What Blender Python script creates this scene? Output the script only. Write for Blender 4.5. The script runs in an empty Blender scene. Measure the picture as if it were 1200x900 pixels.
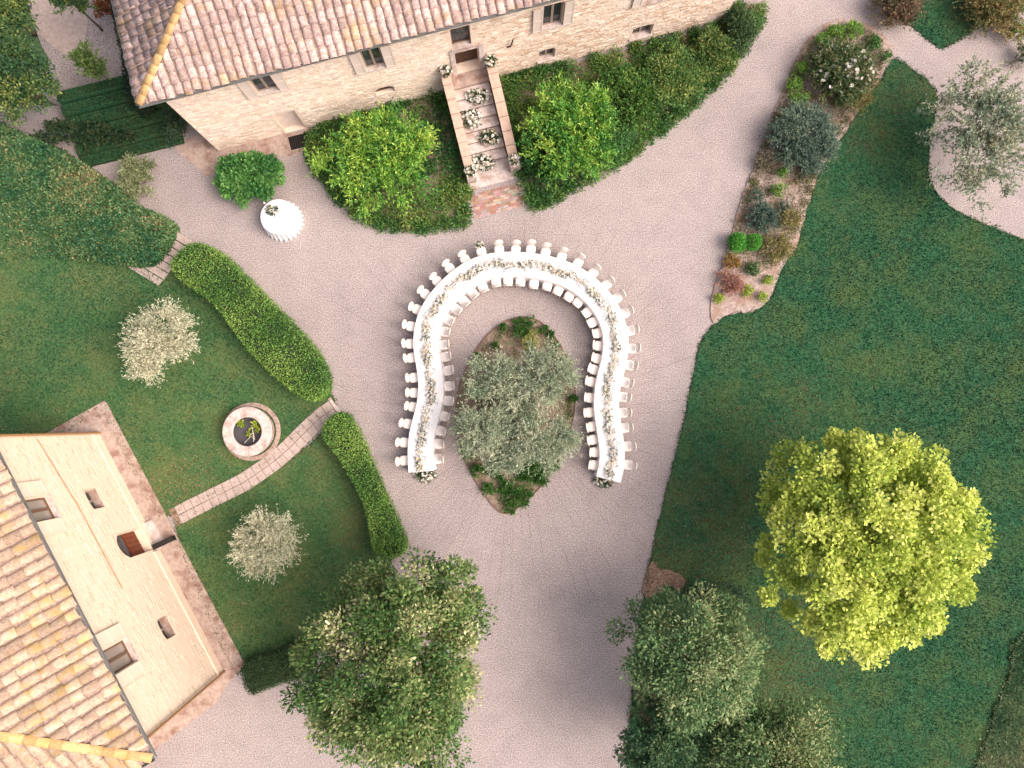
import bpy, bmesh, math, random
import numpy as np
from mathutils import Matrix, Vector

# ------------------------------------------------------------------ camera, sky, sun, exposure
S = bpy.context.scene
COL = S.collection
H = 32.0; FPX = 830.0; TILT = math.atan(46 / 830)
cam = bpy.data.cameras.new('camera'); cam.sensor_width = 36; cam.lens = 36 * FPX / 1200
cam.clip_end = 2000; cam.clip_start = 0.1
co = bpy.data.objects.new('camera', cam); COL.objects.link(co)
co.location = (0, 0, H); co.rotation_euler = (TILT, 0, 0)
S.camera = co
SUN_AZ = math.radians(-14); SUN_EL = math.radians(47)      # azimuth from +X towards +Y
w = bpy.data.worlds.new('World'); S.world = w; w.use_nodes = True
nt = w.node_tree; bg = nt.nodes['Background']
sky = nt.nodes.new('ShaderNodeTexSky'); sky.sky_type = 'NISHITA'; sky.sun_disc = False
sky.sun_elevation = SUN_EL; sky.sun_rotation = math.pi / 2 - SUN_AZ
sky.air_density = 0.45; sky.dust_density = 8.0; sky.ozone_density = 0.2
nt.links.new(sky.outputs[0], bg.inputs[0]); bg.inputs[1].default_value = 0.15
sl = bpy.data.lights.new('sun', 'SUN'); sl.energy = 0.5; sl.angle = math.radians(120); sl.color = (1.0, 0.90, 0.80)
so = bpy.data.objects.new('sun', sl); COL.objects.link(so)
sd = Vector((math.cos(SUN_AZ) * math.cos(SUN_EL), math.sin(SUN_AZ) * math.cos(SUN_EL), math.sin(SUN_EL)))
so.rotation_euler = sd.to_track_quat('Z', 'Y').to_euler(); so.location = (30, -8, 40)
S.view_settings.view_transform = 'Standard'; S.view_settings.look = 'None'
S.view_settings.exposure = 0.98; S.view_settings.gamma = 1.0
S.cycles.use_denoising = True
S.cycles.max_bounces = 6; S.cycles.diffuse_bounces = 3; S.cycles.transparent_max_bounces = 8
S.render.film_transparent = False

rng = np.random.default_rng(7)
random.seed(7)
UP = np.array([0, 0, 1.0])

# ------------------------------------------------------------------ surveying: photograph pixel + height -> ground plan
def ray(px, py):
    u = (px - 600) / FPX; v = (450 - py) / FPX
    return (u, v * math.cos(TILT) + math.sin(TILT), v * math.sin(TILT) - math.cos(TILT))
def P(px, py, z=0.0):
    d = ray(px, py); k = (z - H) / d[2]
    return np.array([d[0] * k, d[1] * k])
def seen(x, y, z, m=8):
    py_ = y * math.cos(TILT) + (z - H) * math.sin(TILT); wz = y * math.sin(TILT) - (z - H) * math.cos(TILT)
    px = 600 + FPX * x / wz; pv = 450 - FPX * py_ / wz
    return -m < px < 1200 + m and -m < pv < 900 + m
def PP(pts, z=0.0): return np.array([P(a, b, z) for a, b in pts])

# ------------------------------------------------------------------ materials
def lin(r, g, b, k=1.0):
    def c(v):
        v /= 255.0
        return (v / 12.92 if v <= 0.04045 else ((v + 0.055) / 1.055) ** 2.4) * k
    return (c(r), c(g), c(b))
class NM:
    def __init__(s, name, rough=0.8, spec=0.3):
        s.m = bpy.data.materials.new(name); s.m.use_nodes = True
        s.t = s.m.node_tree; s.b = s.t.nodes['Principled BSDF']
        s.b.inputs['Roughness'].default_value = rough; s.b.inputs['Specular IOR Level'].default_value = spec
        s.tc = None
    def n(s, typ, **kw):
        x = s.t.nodes.new(typ)
        for k, v in kw.items(): setattr(x, k, v)
        return x
    def l(s, a, b): s.t.links.new(a, b)
    def coord(s):
        if s.tc is None: s.tc = s.n('ShaderNodeTexCoord')
        return s.tc.outputs['Object']
    def noise(s, scale, detail=4, rough=0.6, vec=None):
        x = s.n('ShaderNodeTexNoise'); x.inputs['Scale'].default_value = scale; x.inputs['Detail'].default_value = detail
        x.inputs['Roughness'].default_value = rough; s.l(vec or s.coord(), x.inputs['Vector']); return x.outputs['Fac']
    def ramp(s, fac, stops):
        x = s.n('ShaderNodeValToRGB'); e = x.color_ramp.elements
        while len(e) < len(stops): e.new(0.5)
        for i, (p, c) in enumerate(stops):
            e[i].position = p; e[i].color = (*c, 1) if len(c) == 3 else c
        s.l(fac, x.inputs['Fac']); return x.outputs['Color']
    def mix(s, fac, a, b, typ='MIX'):
        x = s.n('ShaderNodeMix', data_type='RGBA', blend_type=typ)
        for v, i in ((fac, 0), (a, 6), (b, 7)):
            if isinstance(v, (int, float)): x.inputs[i].default_value = v
            elif isinstance(v, tuple): x.inputs[i].default_value = (*v, 1)
            else: s.l(v, x.inputs[i])
        return x.outputs[2]
    def math(s, op, a, b=None, c=None):
        x = s.n('ShaderNodeMath', operation=op)
        for i, v in enumerate((a, b, c)):
            if v is None: continue
            if isinstance(v, (int, float)): x.inputs[i].default_value = v
            else: s.l(v, x.inputs[i])
        return x.outputs[0]
    def sat(s, fac, lo, hi):
        x = s.n('ShaderNodeMapRange'); x.inputs[1].default_value = lo; x.inputs[2].default_value = hi
        s.l(fac, x.inputs[0]); return x.outputs[0]
    def base(s, c):
        if isinstance(c, tuple): s.b.inputs['Base Color'].default_value = (*c, 1)
        else: s.l(c, s.b.inputs['Base Color'])
    def bump(s, h, strength=0.5, dist=0.02):
        x = s.n('ShaderNodeBump'); x.inputs['Strength'].default_value = strength; x.inputs['Distance'].default_value = dist
        s.l(h, x.inputs['Height']); s.l(x.outputs[0], s.b.inputs['Normal'])
    def attr(s, name='Col'):
        x = s.n('ShaderNodeAttribute', attribute_name=name); return x.outputs['Color']

def m_gravel():
    g = NM('gravel', 0.95, 0.1)
    fine = g.noise(20, 4, 0.8); mid = g.noise(1.1, 4, 0.6); big = g.noise(0.16, 3, 0.5); red = g.noise(11, 2, 0.6)
    c = g.ramp(fine, [(0.33, lin(84, 76, 76)), (0.5, lin(156, 146, 144)), (0.67, lin(214, 206, 203))])
    c = g.mix(g.sat(red, 0.45, 0.8), c, lin(164, 145, 142), 'MIX')
    c = g.mix(g.sat(mid, 0.40, 0.75), c, g.mix(1.0, c, (0.87, 0.87, 0.875), 'MULTIPLY'))
    c = g.mix(g.sat(big, 0.45, 0.70), c, g.mix(1.0, c, (0.87, 0.865, 0.865), 'MULTIPLY'))
    # raked joints that fan out from the planted island
    cx, cy = P(606, 490)
    sp = g.n('ShaderNodeSeparateXYZ'); g.l(g.coord(), sp.inputs[0])
    dx = g.math('SUBTRACT', sp.outputs[0], float(cx)); dy = g.math('SUBTRACT', sp.outputs[1], float(cy))
    ang = g.math('ARCTAN2', dy, dx)
    r = g.math('SQRT', g.math('ADD', g.math('MULTIPLY', dx, dx), g.math('MULTIPLY', dy, dy)))
    wob = g.math('MULTIPLY', g.math('SUBTRACT', g.noise(0.35, 2), 0.5), 0.55)
    N = 84
    ph = g.math('ADD', g.math('MULTIPLY', ang, N / (2 * math.pi)), wob)
    fr = g.math('ABSOLUTE', g.math('SUBTRACT', g.math('FRACT', ph), 0.5))
    dist = g.math('MULTIPLY', fr, g.math('MULTIPLY', r, 2 * math.pi / N))
    line = g.sat(dist, 0.026, 0.006)
    far = g.sat(r, 15.5, 8.0)
    msk = g.math('MULTIPLY', g.math('MULTIPLY', line, far), g.sat(g.noise(0.9, 4), 0.42, 0.6))
    c = g.mix(g.math('MULTIPLY', msk, 0.5), c, lin(118, 100, 98))
    g.base(c); h = g.math('SUBTRACT', fine, g.math('MULTIPLY', msk, 0.3)); g.bump(h, 0.6, 0.02); return g.m
def m_grass(name, stops, patch, patchk=0.5, brown=None):
    g = NM(name, 0.9, 0.1)
    f = g.noise(9, 5, 0.75); b = g.noise(0.55, 5, 0.65); m = g.noise(2.3, 4, 0.7)
    c = g.ramp(f, [(0.28, stops[0]), (0.5, stops[1]), (0.74, stops[2])])
    c = g.mix(g.math('MULTIPLY', g.sat(b, 0.42, 0.68), patchk), c, patch)
    if brown: c = g.mix(g.math('MULTIPLY', g.sat(m, 0.58, 0.75), 0.55), c, brown)
    g.base(c); g.bump(f, 0.9, 0.05); return g.m
def m_noise(name, a, b, scale=6, rough=0.85, bump=0.3, dist=0.01, c3=None, s3=1.0):
    g = NM(name, rough, 0.25); f = g.noise(scale, 5, 0.65)
    c = g.ramp(f, [(0.3, a), (0.7, b)])
    if c3: c = g.mix(g.sat(g.noise(s3, 4, 0.6), 0.48, 0.68), c, c3)
    g.base(c)
    if bump: g.bump(f, bump, dist)
    return g.m
def m_leaf(name, trans=0.25, rough=0.55, spec=0.3):
    g = NM(name, rough, spec); c = g.attr(); g.base(c)
    tr = g.n('ShaderNodeBsdfTranslucent'); g.l(c, tr.inputs[0])
    mx = g.n('ShaderNodeMixShader'); mx.inputs[0].default_value = trans
    out = g.t.nodes['Material Output']
    g.l(g.b.outputs[0], mx.inputs[1]); g.l(tr.outputs[0], mx.inputs[2]); g.l(mx.outputs[0], out.inputs[0]); return g.m
def m_attr(name, rough=0.9, scale=14, amp=0.35, bump=0.4):
    g = NM(name, rough, 0.2); c = g.attr(); f = g.noise(scale, 5, 0.7)
    g.base(g.mix(1.0, c, g.ramp(f, [(0.3, (1 - amp,) * 3), (0.7, (1 + amp * 0.5,) * 3)]), 'MULTIPLY')); g.bump(f, bump, 0.01); return g.m
def m_tile(name, base, pale, dark, lichen, lk):
    g = NM(name, 0.9, 0.15)
    geo = g.n('ShaderNodeNewGeometry'); v = geo.outputs['Position']
    oi = g.n('ShaderNodeObjectInfo')
    n1 = g.noise(8.5, 5, 0.75, v); n2 = g.noise(21, 4, 0.75, v); n3 = g.noise(0.55, 4, 0.65, v); n4 = g.noise(2.2, 5, 0.7, v)
    c = g.ramp(n1, [(0.32, base), (0.52, g_mid(base, pale)), (0.68, pale)])
    c = g.mix(g.math('MULTIPLY', g.sat(n2, 0.54, 0.66), 0.7), c, dark)
    c = g.mix(g.math('MULTIPLY', g.sat(n4, 0.56, 0.70), 0.55), c, g.mix(1.0, c, (0.62, 0.6, 0.58), 'MULTIPLY'))
    c = g.mix(g.math('MULTIPLY', g.sat(g.math('MULTIPLY', n3, g.math('ADD', n4, 0.5)), 0.50, 0.66), lk), c, lichen)
    k = g.math('ADD', g.math('MULTIPLY', oi.outputs['Random'], 0.55), 0.72)
    cc = g.n('ShaderNodeCombineColor')
    for i in range(3): g.l(k, cc.inputs[i])
    c = g.mix(1.0, c, cc.outputs[0], 'MULTIPLY')
    g.base(c); g.bump(n2, 0.5, 0.01); return g.m
def g_mid(a, b): return tuple((x + y) / 2 for x, y in zip(a, b))
def m_plain(name, c, rough=0.7, metal=0.0, spec=0.3):
    g = NM(name, rough, spec); g.base(c); g.b.inputs['Metallic'].default_value = metal
    f = g.noise(22, 3); g.base(g.ramp(f, [(0.3, tuple(v * 0.88 for v in c)), (0.7, c)])); return g.m

M = {
    'gravel': m_gravel(),
    'meadow': m_grass('meadow', [lin(52, 84, 56), lin(84, 112, 76), lin(122, 138, 104)], lin(124, 132, 100)),
    'lawn_r': m_grass('lawn_deep', [lin(24, 58, 42), lin(44, 86, 58), lin(76, 110, 76)], lin(80, 98, 58), 0.75, lin(98, 90, 64)),
    'lawn_l': m_grass('lawn_worn', [lin(40, 72, 46), lin(66, 100, 60), lin(96, 120, 80)], lin(108, 114, 70), 0.6, lin(110, 96, 68)),
    'soil': m_noise('soil', lin(104, 88, 76), lin(158, 138, 122), 7, 0.95, 0.6, 0.03, lin(98, 104, 70), 1.3),
    'bedsoil': m_noise('bed_soil', lin(128, 110, 102), lin(186, 168, 160), 9, 0.95, 0.7, 0.04, lin(142, 114, 98), 1.1),
    'baresoil': m_noise('bare_soil', lin(120, 92, 80), lin(166, 138, 124), 9, 0.95, 0.6, 0.03),
    'paving': m_noise('paving', lin(146, 126, 116), lin(184, 164, 152), 7, 0.9, 0.5, 0.015, lin(134, 104, 92), 1.9),
    'paver': m_noise('paver', lin(160, 144, 136), lin(192, 174, 166), 6, 0.9, 0.3, 0.01),
    'stonepale': m_noise('pale_stone', lin(176, 161, 155), lin(212, 199, 193), 7, 0.9, 0.5, 0.012, lin(158, 134, 124), 2.2),
    'stone': m_attr('rubble_stone', 0.92, 12, 0.28),
    'mortar': m_noise('mortar', lin(208, 187, 170), lin(229, 210, 194), 5, 0.95, 0.5, 0.02),
    'mortar_h': m_noise('mortar_pale', lin(216, 194, 172), lin(228, 208, 187), 5, 0.95, 0.5, 0.02),
    'plaster': m_noise('plaster', lin(206, 188, 176), lin(226, 210, 198), 3, 0.9, 0.2, 0.01),
    'terracotta': m_noise('terracotta', lin(172, 146, 130), lin(198, 172, 156), 5, 0.9, 0.3, 0.01),
    'tile_f': m_tile('roof_tile_pink', lin(152, 120, 112), lin(208, 190, 184), lin(88, 82, 78), lin(186, 150, 88), 0.4),
    'tile_h': m_tile('roof_tile_ochre', lin(156, 130, 110), lin(192, 172, 154), lin(108, 92, 76), lin(176, 146, 88), 0.7),
    'hip': m_tile('hip_tile_lichen', lin(176, 138, 96), lin(204, 172, 124), lin(128, 106, 80), lin(176, 142, 84), 0.6),
    'pan': m_noise('pan_tile', lin(122, 102, 92), lin(184, 160, 146), 9, 0.95, 0.4, 0.02),
    'metal': m_plain('gutter_metal', lin(128, 128, 126), 0.5, 0.3),
    'copper': m_plain('downpipe', lin(170, 130, 92), 0.5, 0.3),
    'iron': m_plain('dark_iron', lin(52, 48, 46), 0.6, 0.3),
    'glass': m_plain('window_glass', lin(52, 56, 60), 0.08, 0.0, 0.6),
    'curtain': m_plain('curtained_glass', lin(150, 138, 130), 0.15, 0.0, 0.6),
    'frame': m_plain('window_frame', lin(150, 134, 122), 0.6),
    'darkframe': m_plain('dark_frame', lin(112, 84, 66), 0.6),
    'shutter': m_plain('shutter_paint', lin(214, 198, 188), 0.6),
    'shutter_h': m_plain('shutter_cream', lin(226, 208, 188), 0.6),
    'door': m_noise('door_wood', lin(84, 42, 28), lin(128, 70, 44), 8, 0.6, 0.3, 0.01),
    'darkdoor': m_noise('dark_door', lin(60, 42, 32), lin(92, 66, 48), 8, 0.6, 0.3, 0.01),
    'void': m_plain('dark_interior', lin(34, 30, 26), 0.9),
    'cloth': m_noise('white_linen', (0.70, 0.685, 0.69), (0.76, 0.745, 0.745), 3, 0.85, 0.15, 0.01),
    'china': m_plain('white_china', (0.82, 0.81, 0.8), 0.25, 0.0, 0.5),
    'fabric': m_plain('cream_upholstery', (0.83, 0.75, 0.70), 0.9),
    'chairwood': m_plain('pale_chair_wood', (0.77, 0.65, 0.56), 0.6),
    'leaf': m_leaf('leaf'), 'petal': m_leaf('petal', 0.2, 0.7, 0.2),
    'glossleaf': m_leaf('glossy_leaf', 0.18, 0.42, 0.4),
    'bark': m_noise('bark', lin(78, 66, 56), lin(130, 114, 98), 9, 0.95, 0.6, 0.02),
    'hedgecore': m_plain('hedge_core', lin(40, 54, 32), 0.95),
    'riser': m_noise('riser_painted_shade', lin(112, 94, 84), lin(150, 130, 118), 6, 0.95, 0.4, 0.01),  # riser shade painted into the colour, so dark lines part the treads
    'edging': m_plain('rusty_edging', lin(120, 92, 76), 0.8),
    'terracottapot': m_plain('pot_clay', lin(206, 180, 160), 0.85),
    'water': m_plain('well_interior', lin(84, 82, 84), 0.5),
}

# ------------------------------------------------------------------ mesh helpers
class MB:
    def __init__(s): s.v = []; s.f = []; s.c = []
    def add(s, verts, faces, col=None):
        o = len(s.v); s.v += [tuple(p) for p in verts]; s.f += [tuple(i + o for i in q) for q in faces]
        if col is not None: s.c += [(*col, 1.0)] * len(verts)
        return s
    def box(s, x0, x1, y0, y1, z0, z1, col=None, M4=None):
        v = [(x, y, z) for z in (z0, z1) for y in (y0, y1) for x in (x0, x1)]
        if M4 is not None: v = [tuple(M4 @ Vector(p)) for p in v]
        return s.add(v, [(0, 2, 3, 1), (4, 5, 7, 6), (0, 1, 5, 4), (2, 6, 7, 3), (0, 4, 6, 2), (1, 3, 7, 5)], col)
    def loft(s, rings, cap0=True, cap1=True, closed=True, col=None):
        k = len(rings[0]); v = [p for r in rings for p in r]; f = []
        for i in range(len(rings) - 1):
            for j in range(k if closed else k - 1):
                a = i * k + j; b = i * k + (j + 1) % k
                f.append((a, b, b + k, a + k))
        if cap0: f.append(tuple(range(k - 1, -1, -1)))
        if cap1: f.append(tuple((len(rings) - 1) * k + j for j in range(k)))
        return s.add(v, f, col)
    def tube(s, pts, rad, k=6, col=None):
        pts = [Vector(p) for p in pts]; rings = []
        for i, p in enumerate(pts):
            d = (pts[min(i + 1, len(pts) - 1)] - pts[max(i - 1, 0)]).normalized()
            a = d.orthogonal().normalized() if i == 0 else (a - d * a.dot(d)).normalized()
            b = d.cross(a); r = rad[i] if isinstance(rad, (list, tuple)) else rad
            rings.append([tuple(p + (a * math.cos(t) + b * math.sin(t)) * r) for t in [2 * math.pi * j / k for j in range(k)]])
        return s.loft(rings, col=col)
    def lathe(s, prof, k=24, cx=0, cy=0, cap0=True, cap1=True, col=None):
        return s.loft([[(cx + r * math.cos(2 * math.pi * j / k), cy + r * math.sin(2 * math.pi * j / k), z) for j in range(k)] for r, z in prof], cap0, cap1, col=col)
    def mesh(s, name, mat, smooth=False):
        m = bpy.data.meshes.new(name); m.from_pydata(s.v, [], s.f); m.materials.append(mat)
        if s.c:
            a = m.color_attributes.new('Col', 'FLOAT_COLOR', 'POINT'); a.data.foreach_set('color', np.array(s.c, dtype=np.float32).ravel())
        if smooth: m.polygons.foreach_set('use_smooth', [True] * len(m.polygons))
        m.update(); return m
    def obj(s, name, mat, parent=None, smooth=False, **kw): return link(name, s.mesh(name, mat, smooth), parent, **kw)

def link(name, data, parent=None, label=None, cat=None, group=None, kind=None, loc=None, rz=None):
    o = bpy.data.objects.new(name, data); COL.objects.link(o)
    if parent is not None: o.parent = parent
    if loc is not None: o.location = loc
    if rz is not None: o.rotation_euler = (0, 0, rz)
    for k, v in (('label', label), ('category', cat), ('group', group), ('kind', kind)):
        if v: o[k] = v
    return o
def thing(name, label, cat, loc=(0, 0, 0), rz=0.0, group=None): return link(name, None, None, label, cat, group, None, tuple(map(float, loc)), rz)

def np_mesh(name, V, F, C, mat):
    m = bpy.data.meshes.new(name)
    V = np.ascontiguousarray(V, dtype=np.float32); F = np.ascontiguousarray(F, dtype=np.int32); k = F.shape[1]
    m.vertices.add(len(V)); m.vertices.foreach_set('co', V.ravel())
    m.loops.add(F.size); m.loops.foreach_set('vertex_index', F.ravel())
    m.polygons.add(len(F)); m.polygons.foreach_set('loop_start', np.arange(0, F.size, k, dtype=np.int32))
    try: m.polygons.foreach_set('loop_total', np.full(len(F), k, dtype=np.int32))
    except Exception: pass
    a = m.color_attributes.new('Col', 'FLOAT_COLOR', 'POINT')
    a.data.foreach_set('color', np.ascontiguousarray(np.concatenate([C, np.ones((len(C), 1))], 1), dtype=np.float32).ravel())
    m.materials.append(mat); m.update(calc_edges=True); return m
def unit(v): return v / (np.linalg.norm(v, axis=-1, keepdims=True) + 1e-9)
def leaves(C, D, N, L, W, col, fold=0.12):
    """one folded rhombic leaf per row; returns verts, quads, colours"""
    n = len(C); D = unit(D); Sd = unit(np.cross(D, N)); Nn = np.cross(Sd, D)
    L = np.broadcast_to(np.asarray(L, float), (n,))[:, None]; W = np.broadcast_to(np.asarray(W, float), (n,))[:, None]
    mid = C + D * L * 0.48
    V = np.stack([C, mid + Sd * W * 0.5 + Nn * W * fold, C + D * L, mid - Sd * W * 0.5 + Nn * W * fold], 1).reshape(-1, 3)
    F = np.arange(4 * n).reshape(n, 4); return V, F, np.repeat(col, 4, 0)
def rnd_unit(n, r=None): return unit((r or rng).normal(size=(n, 3)))
def pal(n, colors, t=None, jit=0.18):
    """blend of a palette along t (0..1) with a jitter in brightness"""
    c = np.array(colors); t = rng.random(n) if t is None else np.clip(t, 0, 0.9999)
    x = t * (len(c) - 1); i = x.astype(int); fr = (x - i)[:, None]
    out = c[i] * (1 - fr) + c[np.minimum(i + 1, len(c) - 1)] * fr
    return np.clip(out * (1 + rng.normal(size=(n, 1)) * jit), 0.004, 0.95)
def patches(p, seed, scales=((.35, 1.0), (.9, .8), (2.2, .6), (5.0, .45))):
    r = np.random.default_rng(seed); out = np.zeros(len(p))
    for f, a in scales:
        for _ in range(5):
            th = r.uniform(0, 6.28); out += a * .45 * np.sin(f * r.uniform(.7, 1.4) * (p[:, 0] * math.cos(th) + p[:, 1] * math.sin(th)) * 2 + r.uniform(0, 6.28))
    return out
def lobed(D, seed, amp=0.18):
    """uneven crown outline: a few smooth lobes over the directions D"""
    r = np.random.default_rng(seed); k = rnd_unit(9, r); a = r.uniform(0.4, 1.0, 9) * amp
    return 1 + sum(ai * np.cos(3.1 * np.arccos(np.clip(D @ ki, -1, 1))) for ai, ki in zip(a, k)) / 2.2
def crown(R, n_cl, cr, n_leaf, L, W, colors, style='ball', seed=1, shell=0.55, low=-0.45, lob=0.16, up=0.5, twig=0.5, jit=0.18, spread=0.55, flat=0.75):
    """leaf clumps through an ellipsoid of half-axes R. -> V, F, C, clump centres"""
    global rng
    keep = rng; rng = np.random.default_rng(seed)
    D = rnd_unit(n_cl * 4); D = D[D[:, 2] > low][:n_cl]; k3 = int(len(D) * .5)
    rr = np.sqrt(rng.random(k3)); aa = rng.random(k3) * 2 * math.pi
    D[:k3] = np.c_[rr * np.cos(aa), rr * np.sin(aa), np.sqrt(np.maximum(0, 1 - rr ** 2))]; n_cl = len(D)
    rad = (shell + (1 - shell) * rng.random(n_cl) ** 0.6) * lobed(D, seed, lob)
    if style == 'twig': R = tuple(max(r_ * .4, r_ - twig * .62) for r_ in R)
    K = D * rad[:, None] * np.array(R)
    crs = cr * rng.uniform(0.65, 1.25, n_cl); kt = rng.random(n_cl)
    if style == 'ball':
        ci = rng.integers(0, n_cl, n_leaf); off = rnd_unit(n_leaf); u = rng.random(n_leaf) ** 0.45
        C = K[ci] + off * (u * crs[ci])[:, None] * np.array([1, 1, flat])
        Dd = off * 0.7 + D[ci] * 0.35 + rng.normal(size=(n_leaf, 3)) * 0.55
        N = off * 0.6 + D[ci] * 0.4 + UP * up + rng.normal(size=(n_leaf, 3)) * 0.35
        t = 0.55 * kt[ci] + 0.45 * rng.random(n_leaf)
    else:
        ntw = max(1, n_leaf // 14); ti = rng.integers(0, n_cl, ntw)
        td = unit(D[ti] * 0.9 + rng.normal(size=(ntw, 3)) * spread + UP * up); to = K[ti] + rnd_unit(ntw) * (crs[ti] * 0.35)[:, None]
        tl = twig * rng.uniform(0.6, 1.3, ntw); i = np.repeat(np.arange(ntw), 14); n_leaf = len(i); s = rng.random(n_leaf)
        C = to[i] + td[i] * (s * tl[i])[:, None]; C[:, 2] -= 0.12 * (s ** 2) * tl[i]
        Dd = td[i] * 0.7 + rng.normal(size=(n_leaf, 3)) * 0.5
        N = UP * 0.8 + rng.normal(size=(n_leaf, 3)) * 0.6
        t = 0.45 * kt[ti][i] + 0.3 * rng.random(ntw)[i] + 0.25 * rng.random(n_leaf)
    sc = rng.uniform(0.7, 1.3, n_leaf)
    V, F, Cc = leaves(C, Dd, N, L * sc, W * sc, pal(n_leaf, colors, t, jit))
    rng = keep
    return V, F, Cc, K
def join(parts):
    Vs, Fs, Cs, o = [], [], [], 0
    for V, F, C in parts: Vs.append(V); Fs.append(F + o); Cs.append(C); o += len(V)
    return np.concatenate(Vs), np.concatenate(Fs), np.concatenate(Cs)
def stems_mesh(base_r, targets, fork, seed, n=9, wig=0.12, lean=(0, 0), thick=0.45):
    """trunk from the ground to the fork and limbs out to the clumps"""
    r = random.Random(seed); mb = MB()
    top = Vector((lean[0], lean[1], fork))
    if fork > 0.3:
        mb.tube([(0, 0, -0.05), (0.03 + lean[0] * 0.2, lean[1] * 0.2, fork * 0.25), (lean[0] * 0.6, lean[1] * 0.6, fork * 0.65), top], [base_r * 1.25, base_r, base_r * 0.9, base_r * 0.8], 8)
    for i, p in enumerate(targets[:n]):
        p = Vector(p); q = top.lerp(p, 0.45) + Vector((r.uniform(-1, 1), r.uniform(-1, 1), r.uniform(-0.2, 0.9))) * wig * (p - top).length
        b = base_r * thick
        mb.tube([top * 0.98 if fork > 0.3 else Vector((r.uniform(-.06, .06), r.uniform(-.06, .06), -0.02)), q, p], [b, b * 0.6, b * 0.2], 5)
    return mb

# ------------------------------------------------------------------ ground sheets
def spline(pts, sub=5):
    pts = np.asarray(pts, float); n = len(pts); out = []
    for i in range(n):
        p0, p1, p2, p3 = pts[i - 1], pts[i], pts[(i + 1) % n], pts[(i + 2) % n]
        for k in range(sub):
            t = k / sub
            out.append(0.5 * (2 * p1 + (p2 - p0) * t + (2 * p0 - 5 * p1 + 4 * p2 - p3) * t * t + (3 * p1 - p0 - 3 * p2 + p3) * t ** 3))
    return np.array(out)
def wobble(p, a=0.03):
    return p + rng.normal(size=p.shape) * a
def sheet(name, xy, z, mat, depth=0.06, **kw):
    bm = bmesh.new(); vs = [bm.verts.new((x, y, z)) for x, y in xy]
    f = bm.faces.new(vs); f.normal_update()
    if f.normal.z < 0: f.normal_flip()
    bmesh.ops.triangulate(bm, faces=[f], ngon_method='EAR_CLIP')
    n = len(vs); lo = [bm.verts.new((x, y, z - depth)) for x, y in xy]
    for i in range(n): bm.faces.new((vs[i], lo[i], lo[(i + 1) % n], vs[(i + 1) % n]))
    bmesh.ops.recalc_face_normals(bm, faces=bm.faces[:])
    m = bpy.data.meshes.new(name); bm.to_mesh(m); bm.free(); m.materials.append(mat)
    return link(name, m, None, kind=kw.pop('kind', 'structure'), **kw)
def inside(pts, poly):
    x, y = pts[:, 0], pts[:, 1]; c = np.zeros(len(pts), bool); n = len(poly)
    for i in range(n):
        x1, y1 = poly[i]; x2, y2 = poly[i - 1]
        if y1 == y2: continue
        k = ((y1 > y) != (y2 > y)) & (x < (x2 - x1) * (y - y1) / (y2 - y1) + x1); c ^= k
    return c
def sample_poly(poly, n):
    lo, hi = poly.min(0), poly.max(0); p = lo + rng.random((n, 2)) * (hi - lo); return p[inside(p, poly)]

g = MB(); g.add([(-450, -450, -0.08), (450, -450, -0.08), (450, 450, -0.08), (-450, 450, -0.08)], [(0, 1, 2, 3)])
g.obj('ground', M['meadow'], kind='structure')
grav = wobble(spline(PP([(-60, 140), (120, 120), (230, 60), (500, -60), (760, -180), (1000, -160), (1200, -60), (1330, 120), (1330, 330), (1000, 450), (860, 700), (800, 1000), (760, 1150), (500, 1180), (100, 1150), (60, 960), (100, 830), (120, 500), (60, 330)]), 6), 0.05)
sheet('gravel_court', grav, 0.0, M['gravel'], 0.06)

BED_L = [(1046, 70), (1030, 95), (1015, 116), (1000, 140), (985, 164), (970, 184), (958, 206), (948, 235), (940, 262), (935, 285), (925, 300), (913, 320), (905, 345), (895, 357), (880, 365), (862, 367), (848, 371), (838, 380)]
lawn_r_px = BED_L + [(826, 392), (818, 410), (812, 440), (800, 500), (785, 560), (771, 612), (761, 660), (755, 700), (748, 745), (742, 800), (735, 900), (728, 1080), (1000, 1130), (1420, 1120), (1420, 400), (1300, 310), (1200, 281), (1168, 268), (1135, 255), (1106, 236), (1091, 214), (1088, 186), (1093, 150), (1098, 116), (1090, 99), (1076, 86), (1060, 75)]
LR = wobble(spline(PP(lawn_r_px), 4), 0.02); sheet('lawn', LR, 0.035, M['lawn_r'])
bed_px = [(836, 379), (832, 362), (838, 335), (848, 305), (858, 270), (868, 235), (880, 205), (890, 175), (905, 135), (918, 105), (930, 75), (944, 50), (958, 34), (978, 25), (1004, 24), (1030, 38), (1048, 60)] + BED_L[1:-1]
BD = wobble(spline(PP(bed_px), 4), 0.03); sheet('flower_bed', BD, 0.05, M['bedsoil'], 0.08)
LT = wobble(spline(PP([(1030, -40), (1050, 18), (1070, 32), (1088, 48), (1104, 57), (1126, 45), (1150, 31), (1180, 20), (1230, -10), (1330, -60), (1240, -140), (1080, -120)]), 4), 0.02)
sheet('lawn', LT, 0.035, M['lawn_r'])
MS = wobble(spline(PP([(1196, 745), (1180, 790), (1160, 850), (1142, 910), (1150, 1000), (1280, 1060), (1350, 850), (1290, 720)]), 4), 0.05)
sheet('meadow_strip', MS, 0.06, M['meadow'], 0.05)
BS = wobble(spline(PP([(759, 662), (766, 656), (778, 664), (793, 670), (801, 684), (792, 690), (780, 684), (770, 694), (755, 700)]), 3), 0.09)
sheet('bare_soil', BS, 0.042, M['baresoil'], 0.03)
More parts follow.
